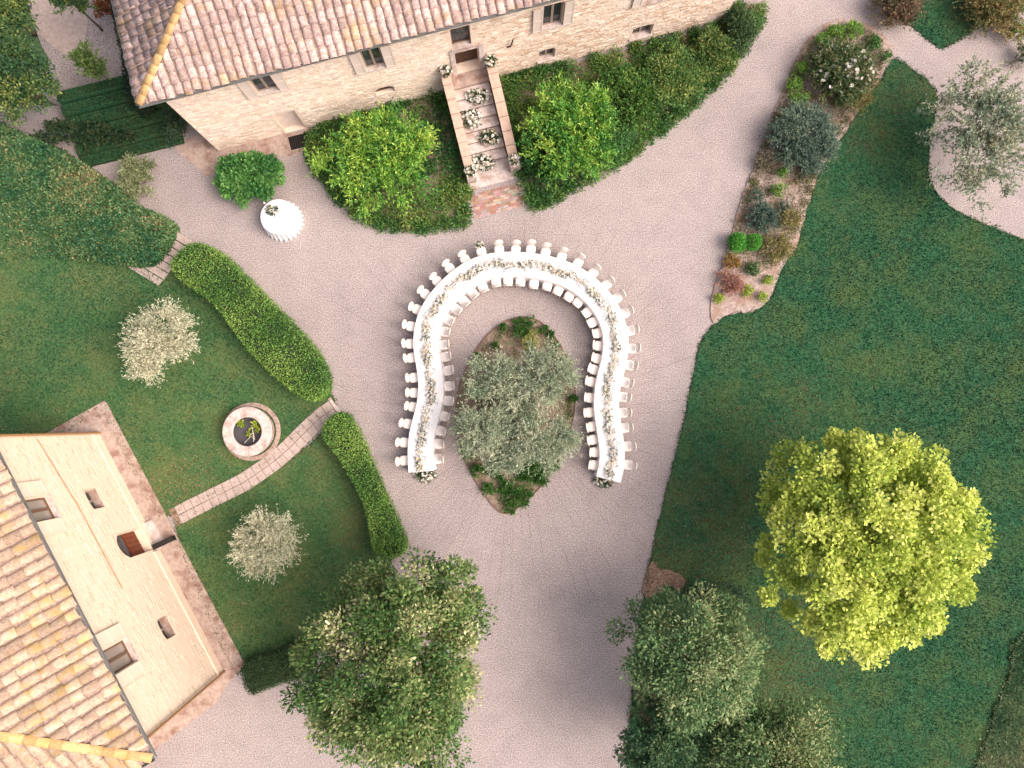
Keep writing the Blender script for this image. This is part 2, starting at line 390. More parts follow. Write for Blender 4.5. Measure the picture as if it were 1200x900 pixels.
# left garden
TG = wobble(spline(PP([(28, -60), (132, -60), (142, 0), (150, 60), (150, 110), (110, 118), (72, 126), (48, 104), (58, 70), (40, 30)]), 4), .04)
sheet('terrace_gravel', TG, 0.012, M['gravel'], 0.05)
LA = wobble(spline(PP([(-260, 60), (30, 158), (100, 195), (160, 250), (190, 300), (172, 322), (218, 316), (278, 358), (345, 424), (384, 456), (392, 474), (372, 488), (340, 518), (306, 546), (262, 572), (200, 603), (180, 592), (150, 540), (112, 480), (50, 512), (-260, 515)]), 4), 0.02)
sheet('lawn', LA, 0.035, M['lawn_l'])
LB = wobble(spline(PP([(206, 612), (250, 594), (300, 567), (345, 536), (374, 510), (394, 492), (404, 500), (424, 545), (450, 612), (458, 660), (420, 720), (350, 775), (282, 788), (270, 775), (240, 710)]), 4), 0.02)
sheet('lawn', LB, 0.035, M['lawn_l'])
PV = PP([(124, 469), (288, 779), (268, 800), (255, 822), (180, 880), (150, 880), (90, 520), (40, 516)])
sheet('house_pavement', PV, 0.06, M['paving'], 0.1)
AP = wobble(spline(PP([(205, 172), (235, 158), (262, 172), (330, 158), (372, 150), (378, 166), (340, 182), (300, 186), (262, 196), (243, 207), (232, 196)]), 3), 0.02)
sheet('house_apron', AP, 0.012, M['paving'], 0.04)
TS = PP([(20, -30), (96, -30), (103, 30), (97, 62), (75, 64), (45, 40)])
sheet('terrace_paving', TS, 0.03, M['paver'], 0.05)
SB1 = spline(PP([(362, 178), (378, 148), (440, 126), (505, 108), (538, 140), (548, 250), (520, 266), (468, 268), (425, 256), (392, 226)]), 4)
sheet('planting_bed', SB1, 0.03, M['soil'], 0.06)
SB2 = spline(PP([(584, 96), (650, 80), (745, 56), (835, 34), (872, 6), (892, 14), (872, 58), (838, 98), (800, 132), (745, 176), (690, 212), (640, 236), (618, 232)]), 4)
sheet('planting_bed', SB2, 0.03, M['soil'], 0.06)
isl = [(340, 40), (400, 55), (450, 100), (500, 170), (540, 260), (556, 350), (552, 440), (530, 540), (485, 640), (432, 730), (370, 800), (300, 858), (255, 872), (218, 850), (170, 790), (120, 710), (76, 620), (56, 520), (52, 430), (66, 340), (92, 260), (135, 180), (190, 110), (255, 62), (300, 45)]
IS = spline(PP([(520 + a / 3.6, 360 + b / 3.6) for a, b in isl]), 4)
sheet('planted_island', IS, 0.04, M['soil'], 0.06)
e = MB()
n = len(IS); inn = IS.mean(0) + (IS - IS.mean(0)) * 0.988
e.loft([[(*p, -0.03) for p in IS], [(*p, 0.085) for p in IS], [(*p, 0.085) for p in inn], [(*p, -0.03) for p in inn]], False, False)
e.obj('island_edging', M['edging'], label='thin rusty edging strip round the planted island', cat='edging')

# grass blades
def grass(name, poly, dens, colors, L, W, z, label, seed_t=0.35):
    lo, hi = poly.min(0), poly.max(0); p = sample_poly(poly, int(dens * (hi - lo).prod()))
    vis = np.array([seen(x, y, 0, 20) for x, y in p]); p = p[vis]; n = len(p)
    C = np.c_[p, np.full(n, z)]; D = rng.normal(size=(n, 3)) * 0.75 + UP * 0.8; N = rng.normal(size=(n, 3)) + UP * 0.2
    # patches of growth, in the plan of the lawn
    t = 0.45 + 0.27 * patches(p, len(label), ((.12, 1.2), (.4, 1.0), (1.1, .7), (3.0, .5))) + rng.normal(size=n) * seed_t * 0.5
    # ragged tufts along the edge
    e0 = poly; e1 = np.roll(poly, -1, 0); le = np.linalg.norm(e1 - e0, axis=1); ne = int(le.sum() * 70); j = rng.choice(len(poly), ne, p=le / le.sum()); f = rng.random((ne, 1))
    pe = e0[j] * (1 - f) + e1[j] * f; pe += rng.normal(size=pe.shape) * .045 * (1 + .8 * np.sin(pe.sum(1) * 3.1))[:, None]; ve = np.array([seen(x, y, 0, 20) for x, y in pe]); pe = pe[ve]; ne = len(pe)
    C = np.concatenate([C, np.c_[pe, np.full(ne, z - .02)]]); D = np.concatenate([D, rng.normal(size=(ne, 3)) * .7 + UP * .7]); N = np.concatenate([N, rng.normal(size=(ne, 3))]); t = np.concatenate([t, rng.normal(size=ne) * .3 + .5]); n = len(C)
    sc = rng.uniform(0.6, 1.4, n); sc[-ne:] *= 1.4
    V, F, Cc = leaves(C, D, N, L * sc, W * sc, pal(n, colors, t, 0.2)); F3 = F
    link(name, np_mesh(name, V, F3, Cc, M['leaf']), None, label, 'grass', None, 'stuff')
GR = [lin(18, 64, 52), lin(38, 90, 64), lin(62, 108, 72), lin(98, 120, 76), lin(138, 122, 90)]
GL = [lin(30, 80, 58), lin(54, 100, 64), lin(82, 116, 70), lin(120, 130, 82), lin(156, 136, 100)]
grass('grass', LR, 520, GR, 0.065, 0.034, 0.03, 'short deep green grass of the large lawn')
grass('grass', LT, 520, GR, 0.065, 0.034, 0.03, 'dark grass of the lawn corner between the gravel paths')
grass('grass', LA, 480, GL, 0.065, 0.034, 0.03, 'worn mid green grass around the stone well')
grass('grass', LB, 480, GL, 0.065, 0.034, 0.03, 'worn mid green grass between path and house corner')
grass('meadow_grass', MS, 1100, [lin(76, 112, 80), lin(112, 140, 100), lin(148, 160, 122), lin(166, 152, 126)], 0.14, 0.04, 0.05, 'tall pale unmown grass beside the large lawn')

# ------------------------------------------------------------------ buildings
def frame_of(A, B):
    d = B - A; L = float(np.linalg.norm(d)); return A, math.atan2(d[1], d[0]), L
def wall_cells(W, Hh, ops):
    xs = sorted({0, W} | {o[0] for o in ops} | {o[1] for o in ops}); zs = sorted({-0.1, Hh} | {o[2] for o in ops} | {o[3] for o in ops})
    out = []
    for i in range(len(xs) - 1):
        for j in range(len(zs) - 1):
            cx, cz = (xs[i] + xs[i + 1]) / 2, (zs[j] + zs[j + 1]) / 2
            if not any(o[0] < cx < o[1] and o[2] < cz < o[3] for o in ops): out.append((xs[i], xs[i + 1], zs[j], zs[j + 1]))
    return out
def build_walls(root, W, Hh, depth, ops, mortar, stones, sw, sh, relief, pointed=0.0, skip=()):
    mb = MB()
    for x0, x1, z0, z1 in wall_cells(W, Hh, ops): mb.add([(x0, 0, z0), (x1, 0, z0), (x1, 0, z1), (x0, 0, z1)], [(0, 1, 2, 3)])
    for o in ops:
        x0, x1, z0, z1, d = o[:5]
        mb.add([(x0, 0, z0), (x0, d, z0), (x0, d, z1), (x0, 0, z1)], [(0, 1, 2, 3)]); mb.add([(x1, 0, z0), (x1, 0, z1), (x1, d, z1), (x1, d, z0)], [(0, 1, 2, 3)])
        mb.add([(x0, 0, z1), (x0, d, z1), (x1, d, z1), (x1, 0, z1)], [(0, 1, 2, 3)]); mb.add([(x0, 0, z0), (x1, 0, z0), (x1, d, z0), (x0, d, z0)], [(0, 1, 2, 3)])
        if len(o) > 5:       # flat arch: the two corners under the head are walled up
            a = o[5]; k = 7
            arc = [(x0 + (x1 - x0) * i / k, z1 - a + a * math.sin(math.pi * i / k) ** 0.7) for i in range(k + 1)]
            for i in range(k):
                (xa, za), (xb, zb) = arc[i], arc[i + 1]
                mb.add([(xa, -0.012, za), (xb, -0.012, zb), (xb, -0.012, z1), (xa, -0.012, z1), (xa, d - 0.02, za), (xb, d - 0.02, zb)], [(0, 1, 2, 3), (0, 4, 5, 1)])
    mb.obj('wall', mortar, root)
    o2 = MB()
    o2.add([(0, 0, -.1), (0, depth, -.1), (0, depth, Hh), (0, 0, Hh)], [(0, 3, 2, 1)]); o2.add([(W, 0, -.1), (W, depth, -.1), (W, depth, Hh), (W, 0, Hh)], [(0, 1, 2, 3)])
    o2.add([(0, depth, -.1), (W, depth, -.1), (W, depth, Hh), (0, depth, Hh)], [(0, 3, 2, 1)]); o2.obj('wall', mortar, root)
    st = MB(); r = random.Random(3); z = 0.02
    while z < Hh - 0.05:
        h = sh * r.uniform(0.75, 1.3); x = -r.random() * sw
        while x < W:
            L = sw * r.uniform(0.5, 1.6); x0, x1, z0, z1 = max(x, 0.01) + .008, min(x + L, W - 0.01) - .008, z + .006 + r.uniform(0, .01), min(z + h, Hh) - .006
            x += L
            if r.random() < pointed + .25 * math.sin(x * 1.3 + z * 2.1) * pointed: continue      # smeared over with lime mortar
            if x1 - x0 < 0.05 or any(x0 < o[1] + .03 and x1 > o[0] - .03 and z0 < o[3] + .03 and z1 > o[2] - .03 for o in list(ops) + list(skip)): continue
            y = -r.uniform(*relief); i = 0.012; j = [r.uniform(-.012, .012) for _ in range(8)]
            front = [(x0 + i + j[0], y, z0 + i + j[1] * .5), (x1 - i + j[2], y, z0 + i + j[3] * .5), (x1 - i + j[4], y, z1 - i + j[5] * .5), (x0 + i + j[6], y, z1 - i + j[7] * .5)]
            back = [(x0, .004, z0), (x1, .004, z0), (x1, .004, z1), (x0, .004, z1)]
            st.add(front + back, [(0, 1, 2, 3), (4, 5, 1, 0), (5, 6, 2, 1), (6, 7, 3, 2), (7, 4, 0, 3)], stones(r, x / W, z / Hh))
        z += h
    st.obj('stonework', M['stone'], root, kind='stuff')
def window(root, x0, x1, z0, z1, d, glass='glass', fr='frame', mull=True, sill=True):
    b = MB(); t = .06; y0, y1 = d - .10, d - .02
    b.box(x0 + .004, x0 + t, y0, y1, z0 + .004, z1 - .004).box(x1 - t, x1 - .004, y0, y1, z0 + .004, z1 - .004).box(x0 + t, x1 - t, y0, y1, z0 + .004, z0 + t).box(x0 + t, x1 - t, y0, y1, z1 - t, z1 - .004)
    xm = (x0 + x1) / 2
    if mull: b.box(xm - .05, xm + .05, y0 - .005, y1, z0 + t, z1 - t)
    wo = b.obj('window', M[fr], root)
    spans = [(x0 + t, xm - .05), (xm + .05, x1 - t)] if mull else [(x0 + t, x1 - t)]
    for a, c in spans:
        p = MB(); p.box(a + .002, c - .002, d - .06, d - .045, z0 + t + .002, z1 - t - .002); p.obj('pane', M[glass], wo)
    if sill: s_ = MB(); s_.box(x0 - .06, x1 + .06, -.09, d - .11, z0 - .06, z0 + .003); s_.obj('sill', M['stonepale'], wo)
    bk = MB(); bk.box(x0 - .02, x1 + .02, d + .002, d + .03, z0 - .02, z1 + .02); bk.obj('reveal_back', M['void'], wo)
def shutter(root, x0, x1, z0, z1, mat):
    b = MB(); b.box(x0, x1, -.085, -.05, z0, z1); t = .05
    b.box(x0, x0 + t, -.1, -.0855, z0, z1).box(x1 - t, x1, -.1, -.0855, z0, z1)
    for k in (0, .5, 1): zz = z0 + (z1 - z0 - t) * k; b.box(x0 + t + .001, x1 - t - .001, -.1, -.0855, zz, zz + t)
    o = b.obj('shutter', M[mat], root)
    for zz in (z0 + .2, z1 - .2): MB().box((x0 + x1) / 2 - .02, (x0 + x1) / 2 + .02, -.0495, .0, zz, zz + .04).obj('hinge', M['iron'], o)

def half_tile(L, r0, r1, k=6, th=0.018, seed=0):
    """curved clay tile, wide end down the slope (towards -u); local x across, y up the slope, z out"""
    mb = MB(); rr = random.Random(seed); V = []
    for y, r in ((0, r0), (L, r1)):
        for i in range(k + 1):
            a = math.pi * i / k; q = r * (1 + rr.uniform(-.03, .03)); V.append((-q * math.cos(a), y + rr.uniform(-.012, .012), q * 0.55 * math.sin(a) + (0.03 if y == 0 else 0)))
    for i in range(k + 1):
        a = math.pi * i / k; q = r0 - th; V.append((-q * math.cos(a), 0.002, q * 0.55 * math.sin(a) + 0.025))
    F = [(i, i + 1, k + 2 + i, k + 1 + i) for i in range(k)] + [(i + 1, i, 2 * k + 2 + i, 2 * k + 3 + i) for i in range(k)]
    mb.add(V, F); return mb
def roof(root, x0, x1, y0, depth, z0, pitch, pit, ex, tmat, seed, up_max):
    """hipped roof of curved tiles over x0..x1, eaves at y0, local frame of the building"""
    r = random.Random(seed); run = depth / 2; tp = math.tan(pitch); cp = math.cos(pitch); sp_ = math.sin(pitch)
    y1 = y0 + depth; zr = z0 + run * tp
    A, B, C, D = (x0, y0, z0), (x1, y0, z0), (x1, y1, z0), (x0, y1, z0); R1, R2 = (x0 + run, y0 + run, zr), (x1 - run, y0 + run, zr)
    b = MB(); b.add([A, B, C, D, R1, R2], [(0, 1, 5, 4), (1, 2, 5), (2, 3, 4, 5), (3, 0, 4)]); b.add([(p[0], p[1], p[2] - .12) for p in (A, B, C, D)], [(3, 2, 1, 0)])
    for p, q in ((A, B), (B, C), (C, D), (D, A)): b.add([p, q, (q[0], q[1], q[2] - .12), (p[0], p[1], p[2] - .12)], [(0, 3, 2, 1)])
    ro = b.obj('roof', M['pan'], root)
    vs = [half_tile(ex * 1.22, pit * .45, pit * .38, seed=s).mesh('roof_tile', M[tmat], True) for s in range(6)]
    pan = MB(); allt = []
    W = root.matrix_world
    slopes = [(Vector(A), Vector((1, 0, 0)), Vector((0, cp, sp_)), x1 - x0), (Vector(B), Vector((0, 1, 0)), Vector((-cp, 0, sp_)), depth),
              (Vector(C), Vector((-1, 0, 0)), Vector((0, -cp, sp_)), x1 - x0), (Vector(D), Vector((0, -1, 0)), Vector((cp, 0, sp_)), depth)]
    for si, (O, a, u, wd) in enumerate(slopes):
        nn = a.cross(u); n_c = int(wd / pit); q_max = run / cp
        for i in range(n_c):
            ai = (i + .5) * wd / n_c; q = -.05
            jx = r.uniform(-.012, .012)
            while q < q_max:
                rr = (q + ex) * cp
                if rr - .12 < ai < wd - rr + .12:
                    j = r.uniform(-.06, .06)
                    p = O + a * (ai + jx + r.uniform(-.025, .025)) + u * (q + r.uniform(-.07, .05)) + nn * (.02 + r.uniform(0, .022))
                    rot = Matrix((a + u * j, u - a * j, nn)).transposed().to_4x4()
                    allt.append((p, Matrix.Translation(p) @ rot, si))
                q += ex
            # the channel between two rows of cover tiles
        for i in range(n_c + 1):
            ai = i * wd / n_c; l = min(ai, wd - ai) / cp; l = min(l, q_max)
            if l > .1:
                q = -.04
                while q < l:
                    q2 = min(q + ex * 1.05, l); g_ = pit * .2
                    c0 = O + a * ai + u * q + nn * .035; c1 = O + a * ai + u * q2 + nn * .012
                    pan.add([c0 - a * g_ + nn * .02, c0, c0 + a * g_ + nn * .02, c1 + a * g_ + nn * .02, c1, c1 - a * g_ + nn * .02], [(0, 1, 4, 5), (1, 2, 3, 4)])
                    q += ex
    def vis(t):
        w_ = W @ t[0]; return seen(*w_, 6)
    shown = [t for t in allt if vis(t)]; shown.sort(key=lambda t: (W @ t[0] - Vector((0, 0, H))).length)
    ids = {id(t) for t in shown[:300]}
    rest = MB(); variants = [half_tile(ex * 1.22, pit * .45, pit * .38, seed=s) for s in range(6)]
    for k, t in enumerate(allt):
        if id(t) in ids:
            o = link('roof_tile', vs[k % 6], ro); o.matrix_local = t[1]
        else:
            v = variants[k % 6]; rest.add([t[1] @ Vector(p) for p in v.v], v.f)
    rest.obj('roof_tiles_further_up', M[tmat], ro, True, kind='stuff')
    pan.obj('channel_tiles', M['pan'], ro, True, kind='stuff')
    hv = half_tile(.5, .17, .14, seed=9).mesh('hip_tile', M['hip'], True)
    for s_, e_ in ((A, R1), (B, R2), (C, R2), (D, R1), (R1, R2)):
        s_, e_ = Vector(s_), Vector(e_); d = (e_ - s_); L = d.length; d.normalize(); sx = d.cross(Vector((0, 0, 1))).normalized(); nn = sx.cross(d)
        k = int(L / .4)
        for i in range(k):
            o = link('hip_tile', hv, ro); o.matrix_local = Matrix.Translation(s_ + d * (i * .4) + nn * (.06 + random.uniform(0, .02))) @ Matrix((sx, d, nn)).transposed().to_4x4()
    # gutter along the front and the ends
    gt = MB()
    for (xa, ya), (xb, yb) in (((x0 - .06, y0 - .07), (x1 + .06, y0 - .07)), ((x0 - .07, y0), (x0 - .07, y1))):
        prof = [(-.07, .06), (-.06, 0), (0, -.05), (.06, 0), (.07, .06), (.055, .06), (.045, .01), (0, -.035), (-.045, .01), (-.055, .06)]
        d = Vector((xb - xa, yb - ya, 0)).normalized(); s2 = d.cross(Vector((0, 0, 1)))
        gt.loft([[tuple(Vector((x, y, z0 - .04)) + s2 * a + Vector((0, 0, c))) for a, c in prof] for x, y in ((xa, ya), (xb, yb))])
    gt.obj('gutter', M['metal'], root)
    return ro

# ---- farmhouse
A0, ANG, WF = frame_of(P(256, 176.7), P(848, 24))
farm = thing('farmhouse', 'long rubble stone farmhouse with pale pink tiled hip roof and outside staircase', 'building', (*A0, 0), ANG)
bpy.context.view_layer.update()
fops = [(3.32, 4.18, 3.82, 5.22, .22), (7.8, 8.6, 3.54, 5.02, .22), (11.46, 12.26, 3.5, 4.92, .3), (15.3, 16.14, 3.3, 4.86, .22), (19.6, 20.44, 3.25, 4.8, .22), (22.4, 23.2, 3.25, 4.8, .22),
        (11.5, 12.54, 1.36, 3.2, .55), (7.76, 8.62, 1.25, 1.9, .3, .18), (15.25, 16.0, .65, 1.55, .3, .12), (19.6, 20.56, .5, 1.42, .3, .12), (3.2, 4.18, .02, 1.86, .32)]
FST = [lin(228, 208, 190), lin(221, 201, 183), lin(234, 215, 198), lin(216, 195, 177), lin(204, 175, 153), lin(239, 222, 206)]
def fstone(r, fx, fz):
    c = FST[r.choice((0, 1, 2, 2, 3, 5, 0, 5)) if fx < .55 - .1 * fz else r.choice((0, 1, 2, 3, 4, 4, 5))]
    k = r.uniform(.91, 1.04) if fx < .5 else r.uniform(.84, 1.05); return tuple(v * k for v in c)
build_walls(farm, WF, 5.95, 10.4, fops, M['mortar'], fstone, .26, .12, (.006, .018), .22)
for x0, x1, z0, z1, d in [o[:5] for o in fops[:2] + fops[3:6]]:
    window(farm, x0, x1, z0, z1, d); shutter(farm, x0 - .44, x0 - .03, z0 - .03, z1, 'shutter'); shutter(farm, x1 + .03, x1 + .44, z0 - .03, z1, 'shutter')
window(farm, 11.46, 12.26, 3.5, 4.92, .3, 'glass', 'darkframe', False)
for o in (fops[8], fops[9]): window(farm, o[0], o[1], o[2], o[3], o[4])
window(farm, 7.76, 8.62, 1.25, 1.9, .3, 'glass', 'darkframe', False, False)
d = MB(); d.box(11.502, 12.538, .47, .53, 1.362, 3.198); do = d.obj('door', M['darkdoor'], farm)
d = MB()
for k in range(6): d.box(11.53 + k * .167, 11.53 + k * .167 + .155, .45, .4695, 1.40, 3.1)
d.obj('door_board', M['darkdoor'], do)
d = MB(); d.tube([(12.4, .44, 2.25), (12.4, .40, 2.25), (12.3, .40, 2.25)], .014); d.obj('handle', M['iron'], do)
d = MB(); d.box(11.3, 11.5, -.06, .0, 1.3, 3.3).box(12.54, 12.74, -.06, .0, 1.3, 3.3).box(11.3, 12.74, -.061, .0, 3.2005, 3.4); d.obj('door_surround', M['stonepale'], farm)
d = MB(); d.box(3.202, 4.178, .24, .3, .02, 1.858); nv = d.obj('niche_panel', M['plaster'], farm)
for k, xx in enumerate((3.5, 3.7, 3.86)):
    d = MB(); d.lathe([(.035, 0), (.035, .02)], 10); o = d.obj('vent', M['iron'], nv); o.location = (xx, .235, 1.5 + .03 * (k == 1)); o.rotation_euler = (math.pi / 2, 0, 0)
d = MB(); d.tube([(13.75, -.06, 2.65), (13.9, -.14, 2.8), (14.02, -.1, 3.2)], .03); d.obj('wall_lamp_bracket', M['iron'], farm)
d = MB(); d.box(10.75, 10.85, -.05, 0, .3, .42); d.obj('wall_box', M['iron'], farm)
farm_roof = roof(farm, -.65, WF + .65, -.36, 11.2, 5.86, math.radians(19), .345, .40, 'tile_f', 5, 99)
def FL(x, y, z=0.0):      # farmhouse frame -> world (y > 0 runs into the house)
    c, s = math.cos(ANG), math.sin(ANG); return (float(A0[0] + x * c - y * s), float(A0[1] + x * s + y * c), z)

# ---- outside staircase (part of the house front)
stair = thing('stone_staircase', 'straight flight of pale stone steps with terracotta parapets up to the farmhouse door', 'staircase', FL(0, 0), ANG)
NS = 9; RZ = 1.36 / NS
b = MB(); b.box(10.75, 13.2, -.62, -.005, 0, 1.36); b.obj('landing', M['paving'], stair)
ys = [-.62 - i * .445 for i in range(NS + 1)]
for i in range(NS):
    z1 = 1.36 - (i + 1) * RZ + .0; wide = i >= NS - 2
    xa, xb = (10.74, 12.98) if wide else (11.16, 12.76)
    if z1 < .03: break
    b = MB(); b.box(xa + .003, xb - .003, ys[i + 1] - .03, ys[i] - .012, z1 - .045, z1); so_ = b.obj('step', M['stonepale'], stair)
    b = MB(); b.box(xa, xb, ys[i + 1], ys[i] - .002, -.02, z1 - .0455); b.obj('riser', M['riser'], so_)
b = MB(); b.box(10.70, 13.0, ys[NS] - .15, ys[NS - 1], -.02, .07); b.obj('step', M['stonepale'], stair)
for xa, xb in ((10.74, 11.15), (12.77, 13.2)):
    b = MB(); ya, yb = -.05, -4.15; za, zb = 2.0, .72
    b.add([(xa + .04, ya, -.02), (xb - .04, ya, -.02), (xb - .04, ya, za), (xa + .04, ya, za), (xa + .04, yb, -.02), (xb - .04, yb, -.02), (xb - .04, yb, zb), (xa + .04, yb, zb)],
          [(0, 1, 2, 3), (5, 4, 7, 6), (4, 0, 3, 7), (1, 5, 6, 2), (3, 2, 6, 7), (0, 4, 5, 1)])
    po = b.obj('parapet', M['mortar'], stair)
    nseg = 7
    for k in range(nseg):
        f0, f1 = k / nseg, (k + 1) / nseg - .006
        q = [(ya + (yb - ya) * f, za + (zb - za) * f) for f in (f0, f1)]
        c = MB(); c.add([(x, y, z + dz) for (y, z) in q for dz in (.003, .065) for x in (xa, xb)], [(0, 1, 3, 2), (4, 6, 7, 5), (2, 3, 7, 6), (0, 4, 5, 1), (0, 2, 6, 4), (1, 5, 7, 3)])
        c.obj('coping', M['terracotta'], po)
    pier = MB(); pier.box(xa - .01, xb + .01, -4.5, -4.152, -.02, .78); pier.obj('pier', M['stonepale'], stair)
# bricks at the foot of the steps
ap = link('brick_apron', None, None, kind='structure', loc=FL(0, 0), rz=ANG)
bb = MB(); r = random.Random(8)
for i in range(10):
    for j in range(9):
        x = 10.62 + i * .255 + (j % 2) * .12; y = -4.98 - j * .125
        if r.random() < .12 and j > 6: continue
        bb.box(x, x + .24, y - .113, y, -.02, .012 + r.uniform(0, .012), tuple(v * r.uniform(.8, 1.1) for v in r.choice((lin(176, 146, 132), lin(164, 128, 112), lin(186, 164, 154)))))
bb.obj('brick', M['stone'], ap, kind='stuff')
hatch = thing('cellar_hatch', 'dark iron cellar hatch in the ground below the plastered wall niche', 'hatch', FL(3.25, -.86, 0), ANG)
b = MB(); b.box(0, .95, 0, .64, -.02, .03); b.obj('hatch_cover', M['void'], hatch)
b = MB(); b.box(-.06, 1.01, -.06, -.001, -.02, .05).box(-.06, 1.01, .641, .70, -.02, .05).box(-.06, -.001, 0, .64, -.02, .05).box(.951, 1.01, 0, .64, -.02, .05); b.obj('hatch_frame', M['paving'], hatch)
for k in range(9): b = MB(); b.box(.04 + k * .105, .065 + k * .105, .01, .63, .0305, .05); b.obj('hatch_bar', M['iron'], hatch)

# ---- small house
HB = P(262, 788.3); HA = P(115, 508); H0, HANG, WH = frame_of(HB, HA)
house = thing('stone_house', 'small honey coloured stone house with ochre lichened tile roof and arched doorway', 'building', (*H0, 0), HANG)
bpy.context.view_layer.update()
sx = lambda s: WH - s
hops = [(sx(3.5), sx(2.58), 5.32, 6.95, .2), (sx(9.58), sx(8.66), 5.1, 6.75, .2), (sx(5.84), sx(4.7), .42, 2.72, .5, .4), (sx(3.46), sx(2.55), 2.22, 3.1, .38, .1), (sx(9.53), sx(8.63), 1.95, 2.8, .38, .1)]
HST = [lin(224, 202, 180), lin(220, 198, 175), lin(227, 207, 187), lin(215, 193, 170), lin(226, 206, 185)]
def hstone(r, fx, fz):
    c = HST[r.randrange(5)]; k = r.uniform(.95, 1.04); return tuple(v * k for v in c)
build_walls(house, WH, 7.3, 9.4, hops, M['mortar_h'], hstone, .32, .17, (.004, .011), .55)
for o in hops[:2]:
    window(house, *o[:5], 'curtain', 'darkframe'); shutter(house, o[0] - .62, o[0] - .04, o[2], o[3], 'shutter_h'); shutter(house, o[1] + .04, o[1] + .62, o[2], o[3], 'shutter_h')
for o in hops[3:]:
    window(house, o[0], o[1], o[2], o[3], o[4], 'glass', 'frame', True, False)
    d = MB(); d.box(o[0] + .004, o[1] - .004, .012, o[4] - .105, o[2] + .001, o[2] + .03); d.obj('sill', M['paving'], house)
o = hops[2]
d = MB(); d.box(o[0] + .003, o[1] - .003, .38, .44, o[2] + .003, 1.45); do = d.obj('door', M['door'], house)
for k in range(5): d = MB(); x = o[0] + .03 + k * .218; d.box(x, x + .2, .36, .3795, o[2] + .04, 1.41); d.obj('door_board', M['door'], do)
d = MB(); d.box(o[0] + .003, o[1] - .003, .40, .46, 1.453, o[3] - .003); d.obj('fanlight', M['glass'], house)
d = MB(); d.box(o[0] - .1, o[1] + .1, -.42, -.004, -.02, .2); d.obj('doorstep', M['stonepale'], house)
d = MB(); d.box(-.02, sx(5.95) - .0, -.07, -.004, -.05, .55).box(sx(4.6), WH + .02, -.07, -.004, -.05, .55); d.obj('plinth', M['mortar_h'], house)
d = MB(); d.tube([(sx(.2), -.05, 4.3), (sx(3.2), -.05, 3.95), (sx(6.5), -.05, 3.88), (sx(6.9), -.05, 3.86)], .016, 5); d.obj('wall_cable', M['copper'], house)
for k, xx in ((0, .04), (1, WH - .04)):
    d = MB(); d.tube([(xx, -.11, .0), (xx, -.11, 6.9), (xx, -.30, 7.2)], .05, 8); d.obj('downpipe', M['copper'], house)
roof(house, -.55, WH + .55, -.30, 10.0, 7.22, math.radians(20), .41, .46, 'tile_h', 11, 99)
p1 = P(184, 640, .1); p2 = P(207, 629, .1)
b = MB(); a_ = math.atan2(*(p2 - p1)[::-1]); Lb = float(np.linalg.norm(p2 - p1))
bench = thing('bench', 'narrow dark bench standing on the pavement beside the arched doorway', 'bench', (*p1, .06), a_)
MB().box(0, Lb, -.12, .12, .40, .45).obj('seat', M['iron'], bench)
for xx in (.06, Lb - .12):
    MB().box(xx, xx + .06, -.11, .11, 0, .399).obj('leg', M['iron'], bench)

# ------------------------------------------------------------------ the curved table
zt = .76
cz = [(280, 848), (277, 800), (278, 750), (286, 700), (300, 650), (311, 600), (315, 545), (310, 490), (299, 430), (296, 380), (306, 320), (326, 278), (355, 236), (402, 188), (458, 147), (518, 124), (590, 117), (672, 122), (757, 140), (827, 171), (885, 216), (928, 268), (953, 320), (965, 370), (965, 420), (957, 470), (943, 520), (934, 570), (932, 620), (938, 670), (946, 720), (953, 780), (950, 830), (939, 876)]
ctl = PP([(400 + a / 3, 270 + b / 3) for a, b in cz], zt)
def open_spline(pts, sub):
    n = len(pts); out = []
    for i in range(n - 1):
        p0, p1, p2, p3 = pts[max(i - 1, 0)], pts[i], pts[i + 1], pts[min(i + 2, n - 1)]
        for k in range(sub):
            t = k / sub; out.append(0.5 * (2 * p1 + (p2 - p0) * t + (2 * p0 - 5 * p1 + 4 * p2 - p3) * t * t + (3 * p1 - p0 - 3 * p2 + p3) * t ** 3))
    out.append(pts[-1]); return np.array(out)
CL = open_spline(ctl, 10)
for _ in range(30): CL[1:-1] = (CL[:-2] + 2 * CL[1:-1] + CL[2:]) / 4
T = unit(np.gradient(CL, axis=0)); NR = np.c_[-T[:, 1], T[:, 0]]       # left normal = inside or outside by side
arc = np.r_[0, np.cumsum(np.linalg.norm(np.diff(CL, axis=0), axis=1))]
HWD = .555
tab = thing('curved_banquet_table', 'long omega shaped banquet table standing on the gravel round the island', 'table')
def strip(hw, z0, z1, e0=0):
    mb = MB(); n = len(CL); L_ = CL + NR * hw; R_ = CL - NR * hw; v = []
    for i in range(n): v += [(*L_[i], z1), (*R_[i], z1), (*R_[i], z0), (*L_[i], z0)]
    f = []
    for i in range(n - 1):
        a = 4 * i
        for j in range(4): f.append((a + j, a + (j + 1) % 4, a + 4 + (j + 1) % 4, a + 4 + j))
    f += [(0, 3, 2, 1), tuple(4 * (n - 1) + j for j in (0, 1, 2, 3))]; return mb.add(v, f)
strip(HWD - .02, .71, .745).obj('tabletop', M['chairwood'], tab)
for s in np.arange(.4, arc[-1], 1.9):
    i = int(np.searchsorted(arc, s))
    i = min(i, len(CL) - 1)
    for sg in (-1, 1):
        c = CL[i] + NR[i] * sg * .42; b = MB(); b.lathe([(.03, .0), (.035, .709)], 8, c[0], c[1]); b.obj('table_leg', M['chairwood'], tab)
